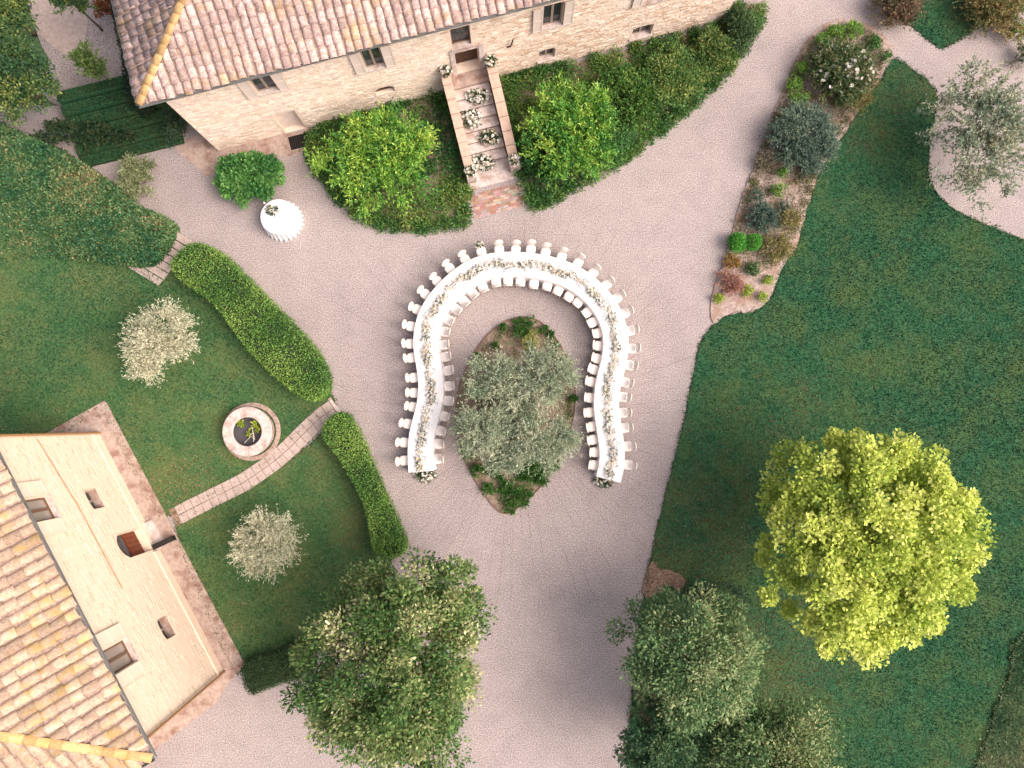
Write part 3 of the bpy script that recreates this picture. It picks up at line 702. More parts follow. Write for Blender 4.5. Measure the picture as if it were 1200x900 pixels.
def cloth():
    mb = MB(); n = len(CL); rows = []
    up = []          # perimeter: left side, end, right side, start
    m = 8
    Lp = [(CL[i] + NR[i] * HWD, NR[i]) for i in range(n)]
    En = [(CL[-1] + NR[-1] * HWD * (1 - 2 * k / m), T[-1]) for k in range(m + 1)]
    Rp = [(CL[i] - NR[i] * HWD, -NR[i]) for i in range(n - 1, -1, -1)]
    St = [(CL[0] - NR[0] * HWD * (1 - 2 * k / m), -T[0]) for k in range(m + 1)]
    per = Lp + En[1:-1] + Rp + St[1:-1]
    # denser perimeter so that the folds read
    pts = np.array([p for p, _ in per]); nrm = np.array([q for _, q in per]); d = np.r_[0, np.cumsum(np.linalg.norm(np.diff(np.vstack([pts, pts[:1]]), axis=0), axis=1))]
    K = int(d[-1] / .06); s = np.linspace(0, d[-1], K, endpoint=False)
    pc = np.vstack([pts, pts[:1]]); nc = np.vstack([nrm, nrm[:1]])
    q = np.c_[np.interp(s, d, pc[:, 0]), np.interp(s, d, pc[:, 1])]; nn = unit(np.c_[np.interp(s, d, nc[:, 0]), np.interp(s, d, nc[:, 1])])
    fold = np.sin(s * 2 * math.pi / .33 + 1.2 * np.sin(s * .9)) * .5 + np.sin(s * 2 * math.pi / .51) * .35
    rings = []
    for z, o, a in ((zt, -.012, 0), (zt - .012, 0.0, .0), (zt - .08, .008, .004), (.45, .022, .018), (.12, .034, .03), (.012, .045, .036)):
        rings.append([(*(q[i] + nn[i] * (o + a * fold[i])), z) for i in range(K)])
    mb.loft(rings, False, False)
    top = strip(HWD - .012, zt - .002, zt)
    o = len(mb.v); nT = len(CL)
    tv = []; tf = []
    for i in range(nT):
        for k in range(5):
            c = CL[i] + NR[i] * (HWD - .010) * (1 - k / 2); tv.append((*c, zt + .0005 + (0.002 * math.sin(i * 1.7 + k * 2.1))))
    for i in range(nT - 1):
        for k in range(4): a = i * 5 + k; tf.append((a, a + 1, a + 6, a + 5))
    mb.add(tv, tf)
    return mb.obj('tablecloth', M['cloth'], None, True, label='white linen cloth draped over the omega shaped banquet table', cat='tablecloth')
cloth()

# ---- chairs
def sup(a, b, z, k=20, e=3.2, cy=0.0):
    out = []
    for j in range(k):
        t = 2 * math.pi * j / k; c, s = math.cos(t), math.sin(t)
        out.append((a * math.copysign(abs(c) ** (2 / e), c), cy + b * math.copysign(abs(s) ** (2 / e), s), z))
    return out
def chair_meshes():
    r = {}
    b = MB(); b.loft([sup(.215, .21, .455), sup(.225, .22, .475), sup(.215, .21, .505), sup(.16, .155, .525)]); r['seat_cushion'] = b.mesh('seat_cushion', M['fabric'], True)
    b = MB(); b.loft([sup(.21, .205, .40), sup(.222, .217, .41), sup(.222, .217, .454), sup(.20, .195, .4545)]); r['seat_frame'] = b.mesh('seat_frame', M['chairwood'])
    for k, (x, y) in enumerate(((-.18, .17), (.18, .17), (-.165, -.175), (.165, -.175))):
        b = MB(); yy = y - (.05 if y < 0 else 0); b.tube([(x * 1.02, yy, 0), (x, y, .25), (x, y, .401)], [.014, .02, .025], 8); r['leg%d' % k] = b.mesh('leg', M['chairwood'], True)
    tl = math.radians(14); bc = Vector((0, -.25, .80)); ax = Vector((1, 0, 0)); az = Vector((0, -math.sin(tl), math.cos(tl))); ay = Vector((0, math.cos(tl), math.sin(tl)))
    def ell(rx, rz, dy, k=22): return [tuple(bc + ax * rx * math.cos(2 * math.pi * j / k) + az * rz * math.sin(2 * math.pi * j / k) + ay * dy) for j in range(k)]
    b = MB(); b.loft([ell(.17, .19, .02), ell(.19, .21, .03), ell(.215, .235, .018), ell(.215, .235, -.018), ell(.19, .21, -.03), ell(.17, .19, -.02)], False, False); r['back_frame'] = b.mesh('back_frame', M['chairwood'], True)
    b = MB(); b.loft([ell(.10, .12, .035), ell(.165, .185, .022), ell(.172, .192, .0), ell(.165, .185, -.022), ell(.10, .12, -.034)]); r['back_panel'] = b.mesh('back_panel', M['fabric'], True)
    for k, x in enumerate((-.11, .11)):
        b = MB(); b.tube([(x, -.19, .44), (x * 1.05, -.205, .55), (x * 1.1, -.215, .64)], [.018, .016, .018], 6); r['post%d' % k] = b.mesh('back_post', M['chairwood'], True)
    return r
CM = chair_meshes()
def chair(x, y, rz, label, group):
    t = thing('dining_chair', label, 'chair', (x, y, 0), rz, group)
    for k, m in CM.items(): link(m.name.split('.')[0], m, t)
    return t
outer = [(210, 810), (212, 745), (220, 677), (240, 618), (245, 570), (247, 518), (240, 448), (232, 398), (237, 335), (255, 272), (283, 215), (325, 167), (372, 122), (428, 90), (488, 62), (553, 52), (613, 50), (667, 54), (721, 60), (780, 75), (840, 97), (897, 132), (942, 180), (978, 230), (1008, 285), (1025, 350), (1028, 415), (1020, 475), (1010, 537), (1000, 586), (1000, 640), (1010, 692), (1018, 758), (1013, 825)]
inner = [(340, 803), (338, 750), (343, 703), (357, 652), (365, 598), (370, 547), (370, 493), (358, 445), (355, 402), (360, 355), (374, 313), (399, 273), (425, 243), (459, 217), (496, 196), (545, 186), (586, 186), (629, 186), (677, 186), (724, 193), (764, 207), (805, 225), (835, 249), (865, 287), (884, 322), (897, 362), (903, 405), (900, 450), (893, 490), (880, 532), (872, 588), (872, 640), (878, 690), (886, 736), (888, 780), (885, 825)]
def glass_mesh():
    b = MB(); b.lathe([(.03, .0), (.032, .004), (.006, .008), (.006, .08), (.03, .11), (.036, .15), (.032, .19), (.03, .19), (.033, .15), (.027, .113), (.002, .10)], 12, cap1=True)
    g_ = NM('clear_glass', .02, .5); g_.b.inputs['Transmission Weight'].default_value = 1.0; g_.b.inputs['IOR'].default_value = 1.2; g_.base((.97, .97, .97)); return b.mesh('wine_glass', g_.m, True)
GM = glass_mesh()
pb = MB(); pb.lathe([(.07, .0), (.08, .006), (.125, .016), (.14, .02), (.14, .024), (.12, .018), (.085, .010), (.0005, .010)], 28); PM = pb.mesh('plate', M['china'], True)
nb = MB(); nb.box(-.045, .045, -.10, .10, .0225, .034); NP = nb.mesh('napkin', M['cloth'])
deco_at = None
ORD = 'first second third fourth fifth sixth seventh eighth ninth tenth eleventh twelfth thirteenth fourteenth fifteenth sixteenth seventeenth eighteenth nineteenth twentieth'.split()
for lst, side in ((outer, 'outer side'), (inner, 'island side')):
    for k_, (a, b_) in enumerate(lst):
        half = len(lst) // 2
        where = '%s from the %s table end, %s' % ((ORD[k_], 'hedge-side', side) if k_ < half else (ORD[len(lst) - 1 - k_], 'lawn-side', side))
        p = P(400 + a / 3, 270 + b_ / 3, .55); i = int(np.argmin(((CL - p) ** 2).sum(1)))
        dv = p - CL[i]; dv /= np.linalg.norm(dv); sg = 1 if NR[i] @ dv > 0 else -1
        nv_ = NR[i] * sg; off = T[i] * ((p - CL[i]) @ T[i])
        q = CL[i] + off + nv_ * (HWD + .17 + random.uniform(-.02, .05))
        rz = math.atan2(nv_[0], -nv_[1]) + random.uniform(-.07, .07)
        l2 = 'cream oval-backed dining chair, ' + where
        if (a, b_) == (488, 62):
            l2 = 'cream oval-backed chair with a posy of flowers tied to its backrest'; deco_at = (q, nv_)
        chair(q[0], q[1], rz, l2, 'chairs round the curved table')
        pl = CL[i] + off + nv_ * (HWD - .2)
        link('plate', PM, None, 'white dinner plate, ' + where, 'plate', 'plates on the curved table', loc=(*pl, zt + .003))
        gp = CL[i] + off + nv_ * (HWD - .36) + T[i] * .12
        link('wine_glass', GM, None, 'clear wine glass, ' + where, 'glass', 'glasses on the curved table', loc=(*gp, zt + .003))
        link('napkin', NP, None, 'folded white napkin on a plate, ' + where, 'napkin', 'napkins on the curved table', loc=(*pl, zt + .003), rz=rz)

# ---- flowers
WHITE = [(.80, .78, .72), (.82, .76, .66), (.84, .80, .76)]
BLUSH = [(.86, .84, .80), (.86, .80, .72), (.82, .70, .56), (.88, .86, .83), (.88, .86, .80), (.78, .60, .34)]
GREEN = [lin(34, 56, 34), lin(58, 84, 50), lin(92, 112, 74)]
def blooms(C, rad, colors, petals=7):
    """each flower a rosette of cupped petals round its centre"""
    n = len(C); ax = unit(UP + rng.normal(size=(n, 3)) * .45); parts = []
    col = pal(n, colors, None, .06); a1 = unit(np.cross(ax, rng.normal(size=(n, 3)))); a2 = np.cross(ax, a1)
    rad = np.broadcast_to(np.asarray(rad, float), (n,))
    for ring, (k, tilt, sc) in enumerate(((petals, .35, 1.0), (5, 1.0, .72))):
        for j in range(k):
            t = 2 * math.pi * (j + .5 * ring) / k; d = a1 * math.cos(t) + a2 * math.sin(t)
            parts.append(leaves(C, d + ax * tilt, ax - d * .2, rad * sc, rad * sc * .95, col * (1 - .05 * (j % 3)), .2))
    return join(parts)
def arrangement(name, label, cat, loc, R, n_b, n_l, colors=WHITE, br=.07, green=GREEN, group=None):
    t = thing(name, label, cat, loc, 0, group); D = rnd_unit(n_b); D[:, 2] = abs(D[:, 2])
    C = D * np.array(R) * rng.uniform(.75, 1.05, (n_b, 1))
    link('bloom_cluster', np_mesh('blooms', *blooms(C, br * rng.uniform(.7, 1.25, n_b), colors), M['petal']), t, kind='stuff')
    D = rnd_unit(n_l); D[:, 2] = abs(D[:, 2]); C = D * np.array(R) * rng.uniform(.3, .95, (n_l, 1))
    link('foliage', np_mesh('foliage', *leaves(C, D + rng.normal(size=(n_l, 3)) * .5, UP + rng.normal(size=(n_l, 3)) * .5, .13 * rng.uniform(.7, 1.3, n_l), .045, pal(n_l, green)), M['leaf']), t, kind='stuff')
    return t
# garland down the middle of the table
gar = thing('flower_garland', 'long garland of white and blush flowers along the middle of the curved table', 'garland', (0, 0, 0))
nB, nL = 1350, 5200
def along(n, wid):
    s = rng.random(n) * (arc[-1] - .1) + .05; c = np.c_[np.interp(s, arc, CL[:, 0]), np.interp(s, arc, CL[:, 1])]; nr = np.c_[np.interp(s, arc, NR[:, 0]), np.interp(s, arc, NR[:, 1])]
    wv = .045 * np.sin(s * 3.1) + .03 * np.sin(s * 7.7)
    return s, c + nr * (rng.normal(size=n) * wid + wv)[:, None]
s, c = along(nB, .085); mixv = .5 + .5 * np.sin(s * 1.3) * np.sin(s * .37 + 1)
C = np.c_[c, zt + .05 + rng.random(nB) * .11]
link('bloom_cluster', np_mesh('blooms', *blooms(C, rng.uniform(.035, .075, nB), BLUSH), M['petal']), gar, kind='stuff')
s, c = along(nL, .10); keepm = rng.random(nL) < .2 + .6 * (np.sin(s * 4.2 + 1.5 * np.sin(s * 1.1)) > -.2); c = c[keepm]; nk = len(c)
C = np.c_[c, zt + .01 + rng.random(nk) * .13]
link('foliage', np_mesh('foliage', *leaves(C, rng.normal(size=(nk, 3)) + UP * .4, UP + rng.normal(size=(nk, 3)) * .5, .10 * rng.uniform(.7, 1.3, nk), .035, pal(nk, GREEN)), M['leaf']), gar, kind='stuff')
p = P(497, 556, .3); arrangement('flower_arrangement', 'bank of white flowers spilling to the gravel at the table end by the clipped hedge', 'flowers', (*p, .0), (.52, .36, .42), 62, 420)
p = P(708, 563, .3); arrangement('flower_arrangement', 'bank of cream flowers with dark leaves at the table end nearer the large lawn', 'flowers', (*p, .0), (.44, .34, .46), 48, 460, BLUSH)
q, nv_ = deco_at; bk = q + nv_ * .22
arrangement('posy', 'small posy of white and green tied on a dining chair backrest', 'flowers', (bk[0], bk[1], .93), (.13, .09, .12), 9, 70, WHITE, .05)
# on the stairs
for (x, y, z), R, nb_, col, lab in (((12.12, -1.15, 1.1), (.46, .26, .34), 34, WHITE, 'white flowers and leaves on the highest step, against the right hand parapet'),
                                   ((11.58, -1.9, .82), (.42, .34, .36), 38, WHITE, 'large spray of white flowers on the stairs below the top bouquet'),
                                   ((12.2, -2.85, .6), (.40, .26, .32), 24, BLUSH, 'white and amber flowers on the stairs against the right hand parapet'),
                                   ((11.6, -3.8, .3), (.44, .30, .36), 34, WHITE, 'white flowers with trailing leaves on the lower stairs beside the pier')):
    arrangement('flower_arrangement', lab, 'flowers', FL(x, y, z), tuple(v * 1.3 for v in R), int(nb_ * 1.5), 420, col, .09)
def potted(x, y, z, lab):
    l = FL(x, y, z); t = thing('planter', lab, 'planter', l)
    b = MB(); b.lathe([(.13, 0), (.16, .02), (.15, .05), (.19, .26), (.21, .30), (.18, .30), (.16, .24)], 18); b.obj('pot', M['terracottapot'], t, True)
    D = rnd_unit(30); D[:, 2] = abs(D[:, 2]); C = D * np.array([.26, .26, .2]) + np.array([0, 0, .32])
    link('bloom_cluster', np_mesh('blooms', *blooms(C, .06 * rng.uniform(.7, 1.25, 30), WHITE), M['petal']), t, kind='stuff')
    D = rnd_unit(180); D[:, 2] = abs(D[:, 2]); C = D * np.array([.24, .24, .2]) * rng.uniform(.3, 1, (180, 1)) + np.array([0, 0, .3])
    link('foliage', np_mesh('foliage', *leaves(C, D, UP + rng.normal(size=(180, 3)) * .5, .12, .045, pal(180, GREEN)), M['leaf']), t, kind='stuff')
potted(10.98, -.24, 2.0, 'clay pot of white flowers at the parapet head on the niche side of the door')
potted(12.98, -.3, 1.99, 'clay pot of white flowers at the parapet head below the wall lamp bracket')
potted(10.95, -4.32, .78, 'clay pot of white flowers on the stair pier beside the yellow-green shrub')
potted(12.98, -4.32, .78, 'clay pot of faded flowers on the stair pier beside the long planting bed')

# ---- round table
c = P(325.6, 253.7, .76)
rt = thing('round_table', 'round drinks table under a floor length white cloth beside the hydrangea', 'table', (*c, 0))
b = MB(); b.lathe([(.77, .72), (.77, .748)], 40); b.obj('tabletop', M['chairwood'], rt)
for k in range(4): b = MB(); a_ = k * math.pi / 2 + .4; b.lathe([(.025, .0), (.03, .719)], 8, .6 * math.cos(a_), .6 * math.sin(a_)); b.obj('leg', M['chairwood'], rt)
b = MB(); K = 240; rings = []
for z, rr, amp in ((.755, .0, 0), (.756, .5, 0), (.757, .77, 0), (.745, .79, .0), (.68, .797, .006), (.4, .83, .035), (.12, .875, .06), (.01, .90, .07)):
    rings.append([((rr + amp * math.sin(26 * t + .6 * math.sin(3 * t))) * math.cos(t), (rr + amp * math.sin(26 * t + .6 * math.sin(3 * t))) * math.sin(t), z) for t in [2 * math.pi * j / K for j in range(K)]])
b.loft(rings, False, False)
b.obj('tablecloth', M['cloth'], None, True, label='white floor length cloth with deep folds over the round drinks table', cat='tablecloth', loc=(*c, 0))
q = P(319, 246, .85); arrangement('flower_arrangement', 'loose spray of cream flowers on the round drinks table', 'flowers', (*q, .76), (.33, .22, .16), 18, 120, BLUSH, .055)
for k, (a_, b_) in enumerate(((328, 238), (332, 240), (310, 238))):
    q = P(a_, b_, .8); cb = MB(); cb.lathe([(.035, 0), (.035, .12), (.02, .122), (.004, .125), (.004, .145)], 10)
    cb.obj('candle', M['china'], None, True, label='short white candle standing on the round drinks table', cat='candle', group='candles on the round table', loc=(*q, .759))

# ------------------------------------------------------------------ well, path, steps
wc = P(295.3, 505.7)
well = thing('stone_well', 'low round stone well with a wide pale rim and plants growing inside', 'well', (*wc, .03))
def ringstones(name, r0, r1, z0, z1, n, mat, gap=.012, bev=.02, rot=0.0):
    for k in range(n):
        a0 = 2 * math.pi * k / n + rot; a1 = 2 * math.pi * (k + 1) / n + rot - gap / r1; dz = random.uniform(-.01, .012)
        rings = []
        for r_, z_ in ((r0, z0), (r0, z1 - bev + dz), (r0 + bev, z1 + dz), (r1 - bev, z1 + dz), (r1, z1 - bev + dz), (r1, z0)):
            rings.append([(r_ * math.cos(a0 + (a1 - a0) * j / 4), r_ * math.sin(a0 + (a1 - a0) * j / 4), z_) for j in range(5)])
        b = MB(); b.loft(rings, False, False, False); v = b.v
        b.f += [tuple(5 * i for i in range(5, -1, -1)), tuple(5 * i + 4 for i in range(6))]
        b.obj(name, mat, well)
ringstones('base_stone', 1.10, 1.31, -.03, .06, 20, M['paving'], .015)
for lv in range(3): ringstones('wall_stone', .80, 1.03, .0 + lv * .16, .155 + lv * .16, 16, M['paving'], .02, .015, .2 * lv)
ringstones('rim_stone', .64, 1.10, .48, .60, 13, M['stonepale'], .012, .03)
b = MB(); b.lathe([(.79, .1), (.79, .49), (.65, .49)], 30, cap0=False, cap1=False); b.obj('lining', M['water'], well)
b = MB(); b.lathe([(.001, .12), (.78, .12)], 30, cap0=False, cap1=False); b.obj('well_floor', M['water'], well)
for (x, y, z) in ((-.42, .38, .3), (.32, .34, .3), (.40, .12, .25), (-.05, -.1, .15)):
    nn_ = 60; D = rnd_unit(nn_); D[:, 2] = abs(D[:, 2]) + .3; Cc = np.array([x, y, z]) + rng.normal(size=(nn_, 3)) * .08
    link('fern', np_mesh('fern', *leaves(Cc, D, UP + rng.normal(size=(nn_, 3)) * .4, .17, .075, pal(nn_, [lin(90, 116, 40), lin(160, 176, 60), lin(186, 196, 90)])), M['leaf']), well, kind='stuff')
b = MB(); b.tube([(-.2, -.5, .3), (.1, -.2, .36), (.3, -.36, .45), (.1, .3, .3)], .012, 5); b.tube([(.02, -.2, .35), (.2, -.05, .4), (.28, -.45, .5)], .01, 5); b.obj('dry_stem', M['chairwood'], well)

path_px = [(391.5, 478.5), (382, 485), (373, 492), (357, 507), (339, 525), (322.7, 539.5), (304, 553), (284, 566), (262, 577), (240, 588), (220, 598), (203, 607)]
PC = open_spline(PP(path_px), 12); PT = unit(np.gradient(PC, axis=0)); PN = np.c_[-PT[:, 1], PT[:, 0]]; pa = np.r_[0, np.cumsum(np.linalg.norm(np.diff(PC, axis=0), axis=1))]
gp = link('garden_path', None, None, kind='structure')
pw = .41
b = MB(); v = []; f = []
for i in range(len(PC)): v += [(*(PC[i] + PN[i] * pw), .036), (*(PC[i] - PN[i] * pw), .036)]
for i in range(len(PC) - 1): f.append((2 * i, 2 * i + 1, 2 * i + 3, 2 * i + 2))
b.add(v, f); b.obj('path_bed', M['baresoil'], gp)
ip = lambda s: (np.array([np.interp(s, pa, PC[:, 0]), np.interp(s, pa, PC[:, 1])]), np.array([np.interp(s, pa, PN[:, 0]), np.interp(s, pa, PN[:, 1])]))
def slab(name, q, z0, z1, mat, parent, bev=.012):
    c_ = np.mean(q, 0); qi = [c_ + (p_ - c_) * (1 - bev * 2.5 / max(.1, np.linalg.norm(p_ - c_))) for p_ in q]
    b = MB(); b.loft([[(*p_, z0) for p_ in q], [(*p_, z1 - bev) for p_ in q], [(*p_, z1) for p_ in qi]]); return b.obj(name, mat, parent)
s = 0.02
while s < pa[-1] - .3:
    L_ = .385 * random.uniform(.95, 1.06)
    for sg in (-1, 1):
        (c0, n0), (c1, n1) = ip(s + .008 + sg * .01), ip(s + L_ - .012 + sg * .01); g0 = .012
        q = [c0 + n0 * g0 * sg, c1 + n1 * g0 * sg, c1 + n1 * pw * sg, c0 + n0 * pw * sg]
        if sg < 0: q = q[::-1]
        slab('paver', q, .03, .062 + random.uniform(0, .014), M['paver'], gp)
    s += L_
# curb stone where the path meets the gravel
q0, t0_ = PC[0] - PT[0] * .16, PT[0]; slab('curb_stone', [q0 - PN[0] * .5, q0 - PN[0] * .5 + t0_ * .14, q0 + PN[0] * .5 + t0_ * .14, q0 + PN[0] * .5][::1], -.02, .09, M['stonepale'], gp)
gs = link('garden_steps', None, None, kind='structure')
st0, st1 = P(208, 272), P(170, 322); dd = unit((st1 - st0)[None])[0]; ax_ = unit((P(226, 290) - P(196, 272))[None])[0]
for k in range(7):
    c_ = st0 + (st1 - st0) * (k / 6.6); hw = .86
    q = [c_ - ax_ * hw, c_ - ax_ * hw + dd * .33, c_ + ax_ * hw + dd * .33, c_ + ax_ * hw]
    slab('step_stone', q, -.03, .21 - k * .028, M['paver'], gs, .02)

# ------------------------------------------------------------------ planting
def plant(name, label, cat, px, z_mid, R, n_cl, cr, n_leaf, L, W, colors, style='ball', seed=1, mat='leaf', base=None, trunk=None, group=None, extra=None, **kw):
    """a plant whose crown centre stands over a point of the plan; crown at height z_mid"""
    c = P(px[0], px[1], z_mid); b0 = c if base is None else np.asarray(base, float)
    t = thing(name, label, cat, (*b0, 0.03), 0, group)
    V, F, C, K = crown(R, n_cl, cr, n_leaf, L, W, colors, style, seed, **kw)
    off = np.array([c[0] - b0[0], c[1] - b0[1], z_mid]); V = V + off; K = K + off
    V[:, 2] = np.maximum(V[:, 2], 0.0)
    if extra: V, F, C = join([(V, F, C)] + [(v + off, f, cc) for v, f, cc in extra])
    big = trunk is not None
    link('crown' if big else 'foliage', np_mesh('crown', V, F, C, M[mat]), t)
    order = np.argsort(rng.random(len(K))); tr = trunk or (.03, 0.0, 7)
    stems_mesh(tr[0], [K[i] for i in order], tr[1], seed, tr[2], lean=(off[0] * .5, off[1] * .5) if big else (0, 0)).obj('trunk' if big else 'stems', M['bark'], t, True)
    return t

# big trees
YG = [lin(124, 150, 58), lin(172, 192, 80), lin(206, 216, 106), lin(228, 230, 136)]
plant('lime_tree', 'broad round tree with bright yellow-green leaves standing on the large lawn', 'tree', (1010, 624), 4.9, (4.05, 4.0, 2.7), 240, .54, 52000, .14, .12, YG, seed=21, base=P(965, 622), trunk=(.24, 2.2, 26), shell=.45, lob=.15, flat=.6, up=.8, jit=.12)
LA_ = [lin(44, 80, 42), lin(70, 106, 54), lin(104, 132, 70), lin(158, 162, 108), lin(222, 210, 176)]
plant('holm_oak', 'dense dark evergreen tree with cream young shoots beside the gravel drive', 'tree', (470, 783), 4.3, (3.5, 4.15, 2.9), 230, .62, 60000, .15, .08, LA_, seed=33, base=P(480, 736), trunk=(.22, 1.8, 24), shell=.36, lob=.11, flat=.7)
GO = [lin(62, 102, 66), lin(98, 132, 84), lin(138, 156, 104), lin(186, 184, 138)]
plant('oak_tree', 'grey-green oak at the drive edge with a bare soil patch at its foot', 'tree', (806, 772), 3.9, (2.5, 2.4, 2.2), 110, .6, 26000, .14, .07, GO, seed=41, base=P(775, 735), trunk=(.16, 1.6, 18), shell=.5, lob=.24)
plant('oak_tree', 'wide grey-green oak growing behind the darker one at the lawn edge', 'tree', (893, 880), 3.7, (2.6, 2.0, 2.0), 110, .6, 24000, .14, .07, [lin(54, 92, 58), lin(88, 120, 74), lin(128, 146, 94), lin(180, 174, 128)], seed=43, base=P(850, 840), trunk=(.16, 1.5, 18), shell=.5, lob=.24)
plant('oak_tree', 'small dark green oak overhanging the gravel drive edge', 'tree', (772, 868), 3.2, (1.75, 1.6, 1.7), 100, .42, 14000, .14, .07, [lin(50, 86, 60), lin(80, 114, 74), lin(120, 138, 92)], seed=45, base=P(750, 835), trunk=(.12, 1.3, 14), shell=.5, lob=.2)
plant('shrub', 'dark grey-green feathery shrub on the lawn between the oaks and the lime tree', 'shrub', (842, 700), .6, (1.3, .8, .55), 40, .3, 3200, .10, .03, [lin(44, 70, 54), lin(72, 96, 76)], 'twig', 47, twig=.5)
OL = [lin(108, 120, 98), lin(142, 150, 124), lin(176, 178, 150), lin(204, 202, 174)]
OLP = [lin(138, 146, 120), lin(182, 184, 154), lin(214, 210, 184), lin(232, 226, 204)]
ex = crown((.75, .6, .6), 26, .3, 3800, .10, .028, OLP, 'twig', 52, twig=.6)[:3]; ex = (ex[0] + np.array([-.75, -1.35, -.2]), ex[1], ex[2])
plant('olive_tree', 'pale silvery young olive tree on the worn lawn above the well', 'tree', (192, 394), 1.9, (1.65, 1.45, 1.0), 90, .4, 19000, .11, .03, OLP, 'twig', 51, base=P(208, 400), trunk=(.08, .8, 16), twig=.65, shell=.3, up=.7, extra=[ex])
plant('olive_tree', 'pale silvery young olive tree on the lawn between path and house', 'tree', (315, 637), 1.8, (1.5, 1.55, 1.0), 80, .4, 17000, .11, .03, OLP, 'twig', 53, base=P(328, 628), trunk=(.08, .8, 16), twig=.65, shell=.3, up=.7)
# the old olive on the island: several stems
C0 = P(608, 485)
OG = [lin(104, 128, 104), lin(144, 160, 132), lin(182, 188, 160), lin(214, 212, 186)]
t = thing('olive_tree', 'old many-stemmed olive with four silver-green crowns filling the planted island', 'tree', (*C0, .04))
for k, (a_, b_, R, n_) in enumerate((((215, 265), 0, (1.4, 1.3, .85), 16000), ((405, 270), 0, (1.75, 1.45, .95), 24000), ((150, 485), 0, (1.4, 1.5, .8), 18000), ((415, 520), 0, (1.55, 1.4, .8), 17000), ((250, 600), 0, (1.0, .8, .6), 8000), ((300, 395), 0, (1.15, .95, .55), 11000))):
    c = P(526 + a_[0] / 3.7, 374 + a_[1] / 3.7, 2.0); V, F, Cc, K = crown(R, 46, .4, n_, .11, .03, OG, 'twig', 60 + k, twig=.65, shell=.25, up=.6)
    off = np.array([c[0] - C0[0], c[1] - C0[1], (1.9, 2.05, 1.85, 1.95, 1.6, 1.35)[k]])
    link('crown', np_mesh('crown', V + off, F, Cc, M['leaf']), t)
    mb = stems_mesh(.075, [Vector(x) + Vector(off) for x in K[:9]], 0, 70 + k, 0)
    mb.tube([(off[0] * .12, off[1] * .12, -.03), (off[0] * .4, off[1] * .4, .6), tuple(off * .9)], [.10, .075, .05], 7)
    for x in K[:10]: mb.tube([tuple(off * .85), tuple(off * .5 + (x + off) * .5 + np.array([0, 0, .1])), tuple(x + off)], [.04, .025, .01], 5)
    mb.obj('trunk', M['bark'], t, True)
plant('shrub', 'low russet twiggy shrub in the gap at the middle of the island olive', 'shrub', (598, 490), .9, (.55, .5, .45), 26, .25, 1800, .09, .03, [lin(110, 74, 62), lin(150, 108, 92), lin(120, 120, 84)], 'twig', 77, twig=.35)
plant('olive_tree', 'sparse open olive tree on the round gravel patch beside the dark lawn', 'tree', (1150, 152), 2.2, (2.5, 3.5, 1.2), 170, .42, 17000, .13, .055, [lin(104, 126, 106), lin(146, 158, 132), lin(186, 176, 148)], 'twig', 81, base=P(1130, 172), trunk=(.09, 1.0, 16), twig=.6, shell=.15, up=.35, spread=.8)

# hedges
def hedge(name, label, px, z, n_leaf, L, W, colors, seed, sides=True, amp=.09, mat='leaf', round_=.16):
    poly = spline(PP(px, z), 4); c = poly.mean(0); r = np.random.default_rng(seed)
    t = thing(name, label, 'hedge', (*c, .02)); q = poly - c
    # rounded body: stations from the ground up over the shoulder
    nin = unit(np.c_[np.roll(q, -1, 0)[:, 1] - np.roll(q, 1, 0)[:, 1], -(np.roll(q, -1, 0)[:, 0] - np.roll(q, 1, 0)[:, 0])])
    area = .5 * np.sum(q[:, 0] * np.roll(q[:, 1], -1) - np.roll(q[:, 0], -1) * q[:, 1])
    out = nin if area > 0 else -nin
    b = MB(); ring = lambda o, zz: [(*(q[i] + out[i] * o), zz) for i in range(len(q))]
    b.loft([ring(-.09, 0), ring(-.06, z * .5), ring(-.08, z - round_), ring(-.2, z - .07)], False, False)
    bm_top = ring(-.2, z - .07); o_ = len(b.v); b.add(bm_top, [tuple(range(len(bm_top)))]); b.obj('hedge_core', M['hedgecore'], t)
    k = int(n_leaf * (.55 if sides else .9)); lo, hi = q.min(0), q.max(0); p = lo + r.random((k * 4, 2)) * (hi - lo); p = p[inside(p, q)][:k]
    dm = np.min(np.linalg.norm(p[:, None] - q[None, ::2], axis=2), axis=1)
    zz = z - round_ * np.clip(1 - dm / round_, 0, 1) ** 2 + amp * (np.sin(p[:, 0] * 4.1 + seed) * np.sin(p[:, 1] * 3.7)) * .5 + r.normal(size=len(p)) * amp * .5 - .04
    Cp = np.c_[p, zz]; Nn = np.tile(UP, (len(p), 1))
    j = r.integers(0, len(q), n_leaf - k); f = r.random(n_leaf - k)[:, None]; ps = q[j] * (1 - f) + q[(j + 1) % len(q)] * f
    Cs = np.c_[ps + out[j] * (r.normal(size=(len(j), 1)) * .05 - .03), r.random(len(j)) * (z - .1)]; Ns = np.c_[out[j], np.full(len(j), .3)]
    Ca = np.concatenate([Cp, Cs]); Na = np.concatenate([Nn, Ns]) + r.normal(size=(len(Ca), 3)) * .45; D = np.concatenate([Nn, Ns]) * .55 + r.normal(size=(len(Ca), 3)) * .8
    tt = .45 + .3 * np.sin(Ca[:, 0] * 1.4 + seed) * np.sin(Ca[:, 1] * 1.7 + 2) + r.normal(size=len(Ca)) * .25
    link('foliage', np_mesh('foliage', *leaves(Ca, D, Na, L * r.uniform(.7, 1.3, len(Ca)), W, pal(len(Ca), colors, tt)), M[mat]), t)
HG = [lin(62, 106, 48), lin(94, 136, 60), lin(124, 160, 74), lin(160, 182, 94)]
